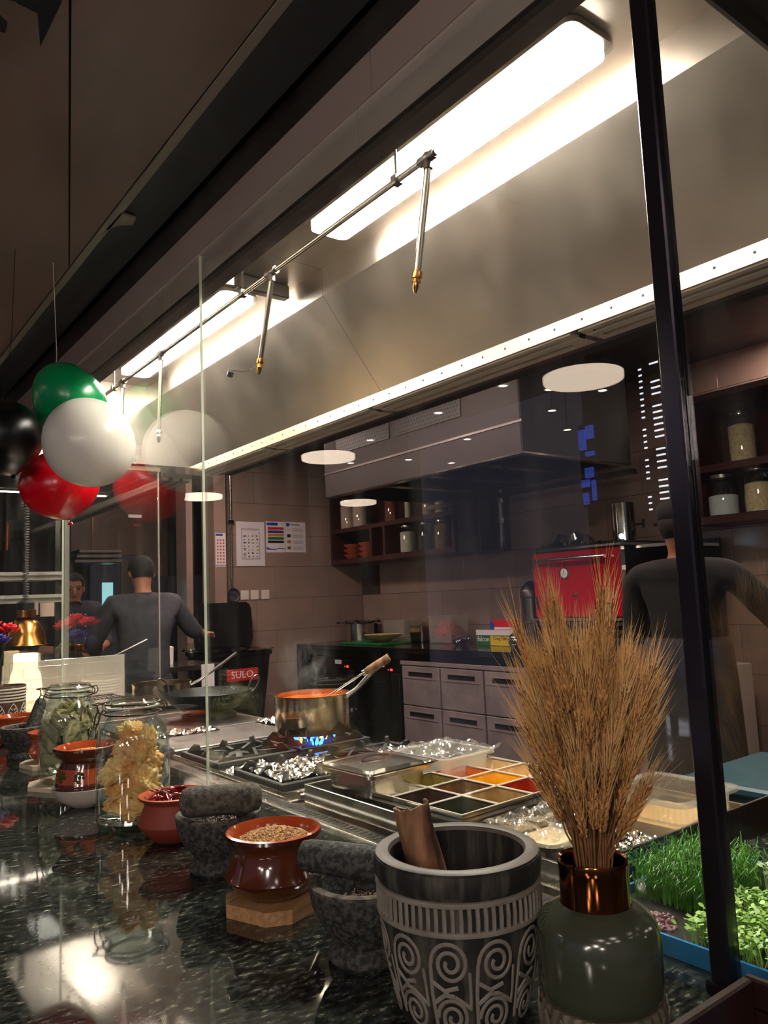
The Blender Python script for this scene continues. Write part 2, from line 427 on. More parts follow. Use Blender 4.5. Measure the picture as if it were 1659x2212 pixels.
struct('wall_near', MB().box(.9, 6.5, -3.1, -3.0, 0, 3.0), 'wall_dark')

# soffit of dark boards over the counter, its trim and the black recess beam
sf = struct('soffit', MB().box(-.95, .655, -2, 9.6, 2.462, 2.56), 'black_matte')
for P in ([(-.536, -2), (.652, -2), (.652, 2.418)], [(-.95, -2), (-.542, -2), (.652, 2.434), (.652, 7.02), (-.95, 1.09)], [(-.95, 1.106), (.652, 7.036), (.652, 9.6), (-.95, 9.6)]):
    obj('board', MB().prism(P, 2.452, 2.4619), 'soffit_board', sf)
fl0 = None  # unseen fill lights, added behind the camera to brighten the pot fronts
for i, (x, y) in enumerate(((-.45, -.55), (.25, -.75), (-.45, -1.25), (.25, -1.35))):
    if fl0 is None:
        fl0 = thing('soffit_fill_light', 'square fill light added in the board soffit, unseen behind the viewer', 'fill light', (x, y, 2.4515), 0, 'added soffit fill lights')
        emis('soffit_fill_glow', (1.0, .93, .90), 4.5)
        obj('light_frame', MB().box(-.15, .15, -.15, -.135, -.012, 0).box(-.15, .15, .135, .15, -.012, 0).box(-.15, -.135, -.1345, .1345, -.012, 0).box(.135, .15, -.1345, .1345, -.012, 0), 'white_plain', fl0)
        obj('light_panel', MB().box(-.1345, .1345, -.1345, .1345, -.008, -.001), 'soffit_fill_glow', fl0)
    else: dup(fl0, (x, y, 2.4515))
struct('trim_4', MB().box(.655, .676, -2, 9.6, 2.448, 2.56), 'trim_paint')
tg = MB()
tg.prism([(0, 0), (.045, .01), (.05, .05), (.02, .07), (-.004, .12)], -.004, .004, T(.672, 2.0, 2.452))
obj('torn_tape', tg, 'trim_paint', bpy.data.objects['trim_4'])
struct('trim_5', MB().box(.677, .799, -2, 9.6, 2.46, 3.0), 'recess_grey')

# ---------------- granite counter ----------------
gc = thing('granite_counter', 'long polished dark speckled granite counter running past the open kitchen', 'counter')
cm = MB().box(-.75, .815, -2.5, 6.5, .905, .95, bev=.006).box(.816, 1.33, -2.5, .70, .905, .95, bev=.006)
obj('slab', cm, 'granite', gc)
obj('front_panel', MB().box(-.45, .80, -2.4, 6.4, .0, .905).box(.801, 1.28, -2.4, .69, .0, .905), 'black_paint', gc)

# ---------------- glass screen ----------------
GX0, GX1 = .779, .789
names = ['clear glass screen pane right of the dark metal post', 'clear glass pane left of the dark post, in front of the spice pans',
         'clear glass pane behind the bay leaf jar, between the two nearest bright joints', 'clear glass pane in front of the heat lamp, beyond the jars']
ys = [-.9, .458, 1.74, 2.985, 4.25]
for i, (a, b) in enumerate(((-.9, .456), (.484, 1.739), (1.742, 2.984), (2.987, 4.6))):
    t = thing('glass_screen', names[i], 'glass screen', (.784, a, .95), 0, 'glass screen panes standing on the granite counter')
    L_ = b-a
    obj('pane', MB().box(-.003, .003, 0, L_, .0, 1.30), 'screen_glass', t)
    if i: obj('pane_edge', MB().box(-.0032, .0032, L_-.0012, L_+.0008, .0, 1.30), 'glass_edge', t)
pt = thing('glass_post', 'tall slim polished dark metal post between two glass panes', 'post', (.784, .47, .95))
obj('post_tube', MB().box(-.0115, .0115, -.0115, .0115, 0, 1.26, bev=.002), 'post_dark', pt)
obj('foot', MB().box(-.016, .016, -.016, .016, 0, .012, bev=.002), 'post_dark', pt)

# ---------------- near extraction hood ----------------
hd = thing('extraction_hood', 'long brushed stainless steel extraction hood over the cooking line', 'extraction hood', (0, 0, 2.2))
def hz(z): return z-2.2
Y0, Y1 = .505, 4.30
cuts = [(.505, 1.07), (1.072, 2.46), (2.462, 4.30)]
for a, b in cuts:
    obj('fascia_panel', MB().box(.800, .815, a, b, hz(2.20), hz(2.277)), 'steel_fascia', hd)
for a, b in ((.505, 1.02), (1.022, 4.30)):
    obj('upper_band', MB().box(.797, .815, a, b, hz(2.277), hz(2.362)), 'fascia_brown', hd)
obj('lip', MB().box(.815, .857, Y0, Y1, hz(2.196), hz(2.206)).box(.853, .857, Y0, Y1, hz(2.206), hz(2.225)), 'steel_dark', hd)
obj('lip_front', MB().box(.801, .8145, Y0, Y1, hz(2.19), hz(2.1995)), 'black_paint', hd)
secs = [(Y0, 2.399), (2.401, Y1)]
for a, b in secs:
    obj('top_panel', MB().box(.816, 1.59, a, b, hz(2.657), hz(2.667)), 'steel_hood', hd)
    obj('step_panel', MB().box(1.588, 1.596, a, b, hz(2.55), hz(2.657)), 'steel_hood', hd)
    sp = MB(); P = []
    for (x, z) in ((1.588, 2.55), (1.853, 2.203), (1.860, 2.208), (1.596, 2.556)):
        P += [(x, a, hz(z)), (x, b, hz(z))]
    sp.add(P, [(0, 1, 3, 2), (2, 3, 5, 4), (4, 5, 7, 6), (6, 7, 1, 0), (0, 2, 4, 6), (1, 7, 5, 3)])
    obj('sloping_panel', sp, 'steel_hood', hd)
obj('inner_front', MB().box(.8155, .822, Y0, Y1, hz(2.206), hz(2.657)), 'steel_hood', hd)
ep = [(.816, 2.20), (1.853, 2.20), (1.59, 2.55), (1.59, 2.657), (.816, 2.657)]
for y, m_ in ((Y0-.006, 'steel_dark'), (Y1, 'steel_hood')):
    e = MB(); n = 5
    P = [(x, y, hz(z)) for x, z in ep]+[(x, y+.006, hz(z)) for x, z in ep]
    e.add(P, [tuple(range(5)), tuple(range(9, 4, -1))]+[(i, (i+1) % 5, 5+(i+1) % 5, 5+i) for i in range(5)])
    obj('end_panel', e, m_, hd)
obj('outer_cover', MB().box(.70, 2.15, Y0-.1, Y0-.008, hz(2.24), hz(2.98)).box(1.87, 2.13, Y0-.1, Y1, hz(2.17), hz(2.98)), 'ceiling_paint', hd)
for a, b in secs:
    rl = obj('rail', MB().box(1.853, 1.858, a, b, hz(2.155), hz(2.206), bev=.001), 'rail_metal', hd)
    y = .657
    while y < Y1:
        if a < y < b:
            obj('hole', MB().lathe([(0, 0), (.0042, 0), (.0042, .0006)], 10, T(1.8529, y, hz(2.181)) @ RY(-PI/2)), 'black_matte', rl)
        y += .1056
grille_cuts = [(-.25+.76, 1.42), (1.45, 2.47), (2.50, 3.36), (3.39, 4.28)]
for a, b in grille_cuts:
    g = obj('grille', MB().box(1.862, 1.885, a, b, hz(2.150), hz(2.165)).box(1.905, 1.935, a, b, hz(2.148), hz(2.165)).box(1.957, 1.99, a, b, hz(2.150), hz(2.165))
            .box(1.885, 1.957, a, a+.06, hz(2.150), hz(2.165)).box(1.885, 1.957, b-.03, b, hz(2.150), hz(2.165)), 'grille_metal', hd)
    obj('slot', MB().box(1.885, 1.957, a+.06, b-.03, hz(2.160), hz(2.168)), 'black_matte', g)
obj('underside', MB().box(1.8585, 2.06, Y0, Y1, hz(2.1655), hz(2.20)), 'steel_dark', hd)
obj('sensor_box', MB().box(1.33, 1.56, 2.60, 2.64, hz(2.60), hz(2.656), bev=.004), 'steel_dark', hd)

# second hood continues beyond the station
h2 = thing('extraction_hood', 'further stainless extraction hood at the left, past the red balloon', 'extraction hood', (0, 0, 2.2))
obj('rail', MB().box(1.853, 1.858, 4.75, 9.5, hz(2.20), hz(2.25)), 'rail_metal', h2)
obj('sloping_panel', MB().add([(1.3, 4.75, .45), (1.3, 9.5, .45), (1.853, 9.5, .06), (1.853, 4.75, .06)], [(0, 1, 2, 3)]).box(1.29, 1.3, 4.75, 9.5, .45, .46), 'steel_hood', h2)
obj('grille', MB().box(1.86, 1.90, 4.75, 9.5, -.01, .01).box(1.93, 1.97, 4.75, 9.5, -.01, .01).box(2.0, 2.05, 4.75, 9.5, -.01, .01), 'steel_dark', h2)
obj('underside', MB().box(1.86, 2.06, 4.75, 9.5, .011, .04), 'black_matte', h2)
obj('fascia_panel', MB().box(.80, .83, 4.35, 9.5, -.0, .16), 'steel_dark', h2)

# fluorescent lights under the hood top
def tube_light(y0, y1, label):
    t = thing('fluorescent_light', label, 'light fixture', (1.415, (y0+y1)/2, 2.655), 0, 'fluorescent lights inside the hood')
    h = (y1-y0)/2
    def rr(a, b, r, z0, z1):
        P = []
        for cx, cy, s in ((a-r, b-r, 0), (-a+r, b-r, 1), (-a+r, -b+r, 2), (a-r, -b+r, 3)):
            for k in range(5):
                an = (s+k/4)*PI/2; P.append((cx+r*math.cos(an), cy+r*math.sin(an)))
        return MB().prism(P, z0, z1)
    obj('frame', rr(.085, h, .03, -.016, 0), 'chrome', t)
    obj('diffuser', rr(.073, h-.02, .025, -.034, -.0165), 'lamp_white', t)
    return t
tube_light(.97, 2.12, 'nearest overexposed fluorescent light in the hood, above the glass post side')
tube_light(2.74, 4.03, 'farther fluorescent light in the hood, above the balloons')

# fire suppression pipe with drop nozzles
sp_ = thing('suppression_pipe', 'thin steel fire suppression pipe running under the hood lights', 'pipe', (1.208, 0, 2.45))
obj('pipe', MB().tube([(0, 1.30, 0), (0, 4.28, 0)], .0085, 10), 'steel', sp_, True)
for y in (1.335, 2.125, 3.09, 3.575):
    obj('elbow', MB().ball((0, y, 0), .016, 10).tube([(0, y-.03, 0), (0, y+.03, 0)], .013, 10).tube([(0, y, 0), (0, y, -.03)], .0125, 10), 'steel_dark', sp_, True)
for y in (1.46, 2.33, 3.70):
    obj('clamp', MB().tube([(0, y, .0), (0, y, .19)], .004, 6).box(-.014, .014, y-.012, y+.012, -.012, .014, bev=.003), 'steel', sp_)
for (y, dy, zb, r, lab) in ((1.335, .075, -.275, .0095, 1), (2.125, .11, -.27, .0095, 2), (3.09, .035, -.33, .0085, 3), (3.575, .02, -.24, .008, 4)):
    n = obj('drop_nozzle', MB().tube([(0, y, -.02), (0, y+dy*.8, zb)], r, 10), 'steel', sp_, True)
    a = Vector((0, y+dy*.8, zb)); d = Vector((0, dy*.8, zb+.02)).normalized()
    obj('nozzle_tip', MB().tube([a-d*.004, a, a+d*.012, a+d*.012, a+d*.024, a+d*.024, a+d*.036, a+d*.05], [.0125, .0135, .0135, .0095, .0125, .0085, .0085, .0035], 10), 'brass' if lab < 3 else 'steel', n, True)
    if lab == 2:
        q = [a+Vector((0, 0, -.01))]
        for k in range(1, 9):
            q.append(a+Vector((-.012*k*.9, .006*k, -.01-.0045*k-.012*math.sin(k*.5))))
        obj('hanging_wire', MB().tube(q, .0012, 5), 'black_paint', n)
        obj('blow_off_cap', MB().tube([q[-1]+Vector((0, -.004, -.004)), q[-1]+Vector((0, .008, -.018))], .010, 10), 'black_paint', n)
# ---------------- foreground pots on the granite ----------------
ZC = .9502
def pot(loc, name, label, prof, m, n=48, cat='pot', rotz=0, fn=None):
    t = thing(name, label, cat, loc, rotz)
    return t
def lathe_part(t, name, prof, m, n=48, label=None, fn=None):
    return obj(name, MB().lathe(prof, n, fn=fn), m, t, True, label=label)

# big carved mortar
BM = thing('carved_mortar', 'big dark wooden mortar with pale carved scrolls and ribbed band, nearest on counter', 'mortar', (.5575, .6262, ZC))
H = .158; R0 = .0835
prof = [(0, 0), (.060, 0), (.064, .006), (.070, .03), (.0775, .065), (.0815, .10), (.0825, .118), (.0825, H-.022), (.0855, H-.018), (.0868, H-.006), (.0855, H), (.0835, H+.0015)]
obj('body', MB().lathe(prof, 64), 'carved_dark', BM, True)
obj('rim', MB().lathe([(.0834, H+.0014), (.0845, H+.002), (.0800, H+.0045), (.0715, H+.003), (.0695, H-.001)], 64), 'carved_rim', BM, True)
obj('inner_wall', MB().lathe([(.0696, H-.001), (.0685, H-.03), (.066, .06), (.055, .03), (.02, .018), (0, .018)], 56), 'carved_dark', BM, True)
def Rb(z):
    pr = prof
    for (r1, z1), (r2, z2) in zip(pr, pr[1:]):
        if z1 <= z <= z2 and z2 > z1: return r1+(r2-r1)*(z-z1)/(z2-z1)
    return .0825
bd = MB()
zb0, zb1 = H-.052, H-.0255
for z in (zb0, zb1):
    bd.lathe([(Rb(z)-.001, z-.0028), (Rb(z)+.0028, z-.0022), (Rb(z)+.0034, z), (Rb(z)+.0028, z+.0022), (Rb(z)-.001, z+.0028)], 64)
for i in range(66):
    a = 2*PI*i/66; r = Rb(zb0)
    w = .0022
    bd.tube([((r+.0008)*math.cos(a), (r+.0008)*math.sin(a), zb0+.001), ((r+.0012)*math.cos(a+.004), (r+.0012)*math.sin(a+.004), (zb0+zb1)/2), ((r+.0008)*math.cos(a), (r+.0008)*math.sin(a), zb1-.001)], w, 6, False)
obj('ribbed_band', bd, 'carved_grey', BM, True)
def onb(u, z, off=.0006):
    r = Rb(z)+off; return (r*math.cos(u), r*math.sin(u), z)
def ribbon(mb, pts, w):   # pts (u, z) with u in metres along the girth at r=.08
    q = [onb(a/.080, z) for a, z in pts]
    mb.tube(q, w, 6, True, .55, (q[0][0], q[0][1], 0))
def scroll(cx, cz, r, turns, a0, sgn=1, n=46):
    out = []
    for k in range(n+1):
        t = k/n; a = a0+sgn*turns*2*PI*t; rr = r*(1-t*.80)
        out.append((cx+rr*math.cos(a), cz+rr*1.12*math.sin(a)))
    return out
proto = None
NP_ = 11; pitch = 2*PI*.080/NP_
for k in range(NP_):
    mb = MB(); w = pitch*.47
    top = scroll(0.0005, .079, w*.86, 2.1, PI, -1); bot = scroll(.001, .027, w*.80, 2.1, PI, -1)
    ribbon(mb, [(-w*.86, .020), (-w*.92, .05), (-w*.86, .079)], .0019)
    ribbon(mb, [(w*.90, .036), (w*.92, .05), (w*.88, .072)], .0016)
    ribbon(mb, top, .0020); ribbon(mb, bot, .0019)
    ribbon(mb, [(-w*.84, .061), (-w*.30, .0535), (w*.35, .0575)], .0022)
    ribbon(mb, [(-w*.84, .041), (-w*.30, .0495), (w*.15, .0485)], .0022)
    ribbon(mb, [(-w*.30, .0535), (-w*.18, .0515), (-w*.30, .0495)], .0022)
    ribbon(mb, [(w*.15, .0485), (w*.55, .043), (w*.86, .038)], .0019)
    u0 = k*2*PI/NP_
    if proto is None:
        proto = obj('carved_scroll', mb, 'carved_grey', BM, True); base0 = proto; proto.rotation_euler = (0, 0, u0+PI*1.22)
    else:
        o = proto.copy(); COL.objects.link(o); o.rotation_euler = (0, 0, u0+PI*1.22)
# cinnamon bark in it
def bark(name, label, p0, p1, r, curl=4.6, wob=.15, seed=0, two=True):
    p0 = Vector(p0); p1 = Vector(p1); t = (p1-p0); Ln = t.length; t.normalize()
    q = t.to_track_quat('Z', 'Y').to_matrix().to_4x4(); m_ = Matrix.Translation(p0) @ q
    def fn(u, v):
        a = (u-.5)*curl; rr = r*(1+wob*noise.noise(Vector((a*1.3+seed, v*3, seed))))*(1-.25*v*0)
        rr *= 1-.12*abs(math.sin(v*7+seed))*.5
        z = v*Ln+.004*noise.noise(Vector((a*4+seed, v*9, 2)))
        return (rr*math.cos(a), rr*math.sin(a), z)
    mb = MB().grid(22, 16, fn, m_)
    o = obj(name, mb, 'bark', None, True)
    md = o.modifiers.new('s', 'SOLIDIFY'); md.thickness = -.0028
    return tag(o, label, 'cinnamon bark')
bark('cinnamon_bark', 'tall curled piece of brown cinnamon bark standing in the carved mortar', (.5595, .643, .985), (.5285, .662, 1.152), .0165, 4.2, .25, 1)
bark('cinnamon_bark', 'short broken cinnamon bark leaning against the tall curl in the mortar', (.5695, .607, .985), (.5475, .623, 1.083), .014, 3.6, .3, 5)
bark('cinnamon_bark', 'low cinnamon bark lying at the left wall inside the carved mortar', (.5165, .620, 1.055), (.5515, .595, 1.070), .011, 3.2, .3, 9)

# stone mortars
def stone_mortar(loc, r, h, label, m='stone', rotz=0):
    t = thing('stone_mortar', label, 'mortar', loc, rotz)
    f = r/.07
    prof = [(0, 0), (.046*f, 0), (.049*f, .004), (.048*f, h*.16), (.041*f, h*.24), (.044*f, h*.32), (.058*f, h*.50), (.067*f, h*.72), (.0705*f, h*.92), (.0700*f, h), (.066*f, h*1.015), (.060*f, h*1.0), (.056*f, h*.90), (.048*f, h*.6), (.03*f, h*.45), (0, h*.42)]
    def wob(a, z): return 1+.012*noise.noise(Vector((2*math.cos(a), 2*math.sin(a), z*20)))
    obj('bowl', MB().lathe(prof, 56, fn=wob), m, t, True)
    obj('rim', MB().lathe([(.0703*f, h*.955), (.0706*f, h), (.066*f, h*1.022), (.0598*f, h*1.005), (.0572*f, h*.95)], 56, fn=wob), 'stone_light', t, True)
    return t
def pestle(p0, p1, r0, r1, label, m='stone'):
    p0 = Vector(p0); p1 = Vector(p1); Ln = (p1-p0).length; mid = p0
    t = thing('pestle', label, 'pestle', tuple(p0))
    q = (p1-p0).to_track_quat('Z', 'Y').to_matrix().to_4x4()
    prof = [(0, 0), (r0*.5, .001), (r0*.85, r0*.25), (r0, r0*.7)]
    for k in range(1, 9): prof.append((r0+(r1-r0)*k/9, r0*.7+(Ln-r0*.7-r1*.8)*k/9))
    prof += [(r1, Ln-r1*.8), (r1*.85, Ln-r1*.25), (r1*.5, Ln-.001), (0, Ln)]
    def wob(a, z): return 1+.02*noise.noise(Vector((1.5*math.cos(a), 1.5*math.sin(a), z*25)))
    obj('shaft', MB().lathe(prof, 36, q, fn=wob), m, t, 'all')
    return t
stone_mortar((.556, .792, ZC), .0665, .088, 'dark grey stone mortar directly left of the carved wooden mortar')
pestle((.585, .753, 1.052), (.503, .855, 1.064), .0215, .0185, 'grey stone pestle leaning from the mortar beside the carved one', 'stone')
stone_mortar((.560, 1.203, ZC), .0675, .088, 'round grey stone mortar between the chili pot and coriander pot')
pestle((.497, 1.210, 1.062), (.603, 1.135, 1.066), .0235, .0225, 'thick stone pestle lying level across the middle mortar', 'stone_light')
stone_mortar((.548, 2.50, ZC), .062, .092, 'small black stone mortar at the left with an upright pestle')
pestle((.560, 2.495, .999), (.605, 2.52, 1.115), .021, .016, 'speckled stone pestle standing upright in the small left mortar', 'stone')

# clay pots
def clay_pot(loc, r, h, label, m, mat_in='terracotta_glazed', rotz=0, style=0):
    t = thing('clay_pot', label, 'clay pot', loc, rotz); f = r
    if style == 0:   # carinated belly, flaring mouth
        prof = [(0, 0), (.55*f, 0), (.80*f, h*.14), (.97*f, h*.30), (1.0*f, h*.34), (.97*f, h*.38), (.87*f, h*.58), (.82*f, h*.72), (.83*f, h*.80), (.93*f, h*.90), (.98*f, h*.95), (.96*f, h)]
    elif style == 1: # smooth round (chilies)
        prof = [(0, 0), (.45*f, 0), (.60*f, h*.06), (.92*f, h*.34), (.97*f, h*.42), (.93*f, h*.52), (.80*f, h*.78), (.80*f, h*.86), (.92*f, h*.95), (.96*f, h*.985), (.95*f, h)]
    else:
        prof = [(0, 0), (.5*f, 0), (.74*f, h*.10), (.93*f, h*.24), (.96*f, h*.30), (.94*f, h*.36), (.78*f, h*.66), (.76*f, h*.74), (.86*f, h*.82), (1.0*f, h*.94), (1.01*f, h*.97), (.99*f, h)]
    x = prof[-1][0]
    obj('pot_body', MB().lathe(prof, 56), m, t, True)
    obj('mouth', MB().lathe([(prof[-2][0], prof[-2][1]), (x, h), (x*.93, h+.001), (x*.86, h*.94), (x*.80, h*.84), (x*.76, h*.74), (x*.72, h*.5), (0, h*.45)], 56), mat_in, t, True)
    return t
def seeds(loc, r, n, size, m, label, cat, dome=.008, name='seeds', sc=(1, 1, 1), und=None):
    mb = MB(); rnd = random.Random(int(r*1e5)+n)
    mb.lathe([(r, -.002), (r*.8, dome*.45), (r*.4, dome*.85), (0, dome)], 24)
    for i in range(n):
        q = math.sqrt(rnd.random())*r*.98; a = rnd.random()*2*PI
        z = dome*(1-(q/r)**2)+rnd.uniform(-.3, .6)*size
        mb.ball((q*math.cos(a), q*math.sin(a), z), size*rnd.uniform(.75, 1.15), 6, Euler((rnd.random()*3, rnd.random()*3, rnd.random()*3)).to_matrix().to_4x4(), sc)
    o = obj(name, mb, m, None, 'all', loc)
    return tag(o, label, cat, None, True)
clay_pot((.548, 1.000, ZC+.0185), .0690, .086, 'glazed terracotta pot of coriander seeds on a wooden block', 'glaze_dark', 'terracotta_glazed')
# orange belly ridge of that pot
seeds((.548, 1.000, ZC+.0185+.072), .0505, 900, .0021, 'seed_tan', 'heap of round tan coriander seeds in the glazed pot', 'seeds', .012, 'coriander_seeds')
wb1 = thing('wooden_block', 'small pale cut-corner wooden block under the coriander pot', 'stand', (.548, 1.00, ZC), .35)
obj('board', MB().prism([(-.06, -.035), (-.035, -.06), (.035, -.06), (.06, -.035), (.06, .035), (.035, .06), (-.035, .06), (-.06, .035)], 0, .018), 'wood_light', wb1)
clay_pot((.566, 1.405, ZC), .066, .082, 'matte terracotta pot filled with dried red chilies', 'terracotta_matte', 'terracotta', style=1)
rnd = random.Random(3)
def chili_mb(L_, r):
    pts = []; rs = []
    c = rnd.uniform(.3, 1.1); tw = rnd.uniform(0, 6)
    for k in range(9):
        t = k/8; pts.append((L_*(t-.5), .25*L_*math.sin(t*PI)*c, .08*L_*math.sin(t*5+tw)))
        rs.append(r*(math.sin(PI*min(1, t*1.15+.12))**.6 if t < .8 else (1-t)*2.6+.12)*rnd.uniform(.8, 1.1))
    return MB().tube(pts, rs, 7, True, .55)
cl_ = []
for i in range(34):
    a = rnd.random()*2*PI; q = math.sqrt(rnd.random())*.040
    if i < 6:
        t = thing('dried_chili', 'glossy wrinkled dark red dried chili in the matte terracotta pot', 'chili', (0, 0, 0), 0, 'dried chilies in the terracotta pot')
        obj('pod', chili_mb(rnd.uniform(.035, .048), .0062), 'chili', t, 'all')
        obj('stalk', MB().tube([(-.021, 0, 0), (-.030, .002, .001)], [.0014, .0009], 5), 'wheat_stem', t)
        cl_.append(t); o = t
    else:
        o = dup(cl_[i % 6], (0, 0, 0))
    o.location = (.566+q*math.cos(a), 1.405+q*math.sin(a), ZC+.074+.004*rnd.random()+.010*(1-q/.04))
    o.rotation_euler = (rnd.uniform(-.5, .5), rnd.uniform(-.35, .35), rnd.random()*6.28)
# painted pot in its pale bowl
wbwl = thing('serving_bowl', 'grey white ceramic bowl under the painted mustard pot', 'bowl', (.523, 1.790, ZC))
obj('bowl_body', MB().lathe([(0, 0), (.030, 0), (.034, .003), (.040, .006), (.060, .020), (.0715, .040), (.0735, .044), (.0715, .0445), (.058, .026), (.035, .012), (0, .011)], 52), 'white_ceramic', wbwl, True)
mp_ = clay_pot((.523, 1.790, ZC+.0125), .0685, .115, 'brown glazed pot with green painted flowers, full of mustard seeds', 'glaze_dark', 'terracotta_glazed', style=2)
fl = MB()
for j in range(7):
    b = j*2*PI/7; z = .058+.0085*math.sin(b)*(j < 6); u = (.0085*math.cos(b) if j < 6 else 0)/.0615
    rq = .0618-(z-.058)*.33
    fl.ball((rq*math.cos(u), rq*math.sin(u), z), .0042, 6, RZ(u), (.25, 1, 1))
f0 = obj('painted_flower', fl, 'green_stem', mp_, 'all')
for k in range(1, 9):
    o = f0.copy(); COL.objects.link(o); o.rotation_euler = (0, 0, k*2*PI/9)
obj('painted_band', MB().lathe([(.0600, .0425), (.0642, .0435), (.0602, .0605), (.0570, .0735), (.0555, .0735)], 52), 'terracotta_glazed', mp_, True)
seeds((.523, 1.790, ZC+.0125+.098), .0555, 1100, .0016, 'seed_gold', 'fine golden mustard seeds in the painted pot', 'seeds', .006, 'mustard_seeds')
# nut pot
clay_pot((.585, 2.335, ZC+.012), .063, .080, 'small terracotta pot of brown dried nuts on a white board', 'terracotta_glazed', 'terracotta_glazed')
wb2 = thing('wooden_board', 'thin pale cut-corner board under the nut pot', 'stand', (.585, 2.335, ZC), .2)
obj('board', MB().prism([(-.07, -.04), (-.04, -.07), (.04, -.07), (.07, -.04), (.07, .04), (.04, .07), (-.04, .07), (-.07, .04)], 0, .0115), 'wood_pale', wb2)
wb3 = thing('wooden_board', 'thin pale board on the counter at the foot of the bay leaf jar', 'stand', (.553, 2.035, ZC), .5)
obj('board', MB().prism([(-.085, -.045), (-.045, -.085), (.045, -.085), (.085, -.045), (.085, .045), (.045, .085), (-.045, .085), (-.085, .045)], 0, .010), 'wood_pale', wb3)
for i in range(16):
    a = rnd.random()*6.28; q = math.sqrt(rnd.random())*.036
    o = obj('dried_nut', MB().ball((0, 0, 0), .008, 10, None, (1.2, .9, .75)), 'seed_dark', None, 'all', (.585+q*math.cos(a), 2.335+q*math.sin(a), ZC+.012+.069+.006*rnd.random()))
    o.rotation_euler = (rnd.random()*3, rnd.random()*3, rnd.random()*3)
    tag(o, 'dark brown dried nut in the small terracotta pot', 'nut', 'nuts in the terracotta pot')
clay_pot((.590, 2.80, ZC), .070, .090, 'terracotta pot of dark spice at the far left of the counter', 'terracotta_glazed', 'terracotta_glazed')
seeds((.590, 2.80, ZC+.074), .050, 420, .003, 'seed_dark', 'dark whole spice in the far left terracotta pot', 'seeds', .006, 'dark_spice', (1.4, .7, .6))
seeds((.548, 2.50, ZC+.072), .043, 420, .0024, 'seed_dark', 'black peppercorns in the small left stone mortar', 'peppercorns', .006, 'peppercorns')
seeds((.560, 1.203, ZC+.066), .041, 160, .003, 'seed_dark', 'dark dried shells in the mortar under the level pestle', 'seeds', .008, 'dried_shells', (1.8, .7, .5))
seeds((.556, .792, ZC+.060), .036, 60, .003, 'seed_dark', 'few dark dried bits in the mortar beside the carved one', 'seeds', .003, 'dried_bits', (1.9, .6, .5))
# leaf pattern cup
cup = thing('patterned_cup', 'cream cup with black carved leaf pattern at the left edge', 'cup', (.615, 3.07, ZC))
obj('cup_body', MB().lathe([(0, 0), (.052, 0), (.056, .005), (.063, .08), (.066, .165), (.064, .168), (.060, .16), (.05, .01), (0, .008)], 48), 'seed_dark', cup, True)
rings = MB()
for k in range(5):
    z = .115+k*.0105; r = .0605+.0045*(z-.08)/.08+.0035
    rings.lathe([(r-.0025, z-.003), (r, z-.002), (r, z+.002), (r-.0025, z+.003)], 48)
obj('ring_band', rings, 'cream_cup', cup, True)
for k in range(9):
    lf = MB(); a0 = 2*PI*k/9
    def pc(u, z): r = .0565+.008*z/.08*.85+.0008; a = a0+u/.06; return (r*math.cos(a), r*math.sin(a), z)
    lf.tube([pc(-.018*math.sin(PI*t/10)**.8, .012+.095*t/10) for t in range(11)], .0014, 5)
    lf.tube([pc(.018*math.sin(PI*t/10)**.8, .012+.095*t/10) for t in range(11)], .0014, 5)
    for j in range(6):
        z = .022+j*.0125; w = .0125*math.sin(PI*(z-.005)/.105)
        for s in (-1, 1): lf.tube([pc(s*.0022, z), pc(s*w, z+.008)], .0016, 5)
    obj('carved_leaf', lf, 'cream_cup', cup, True)

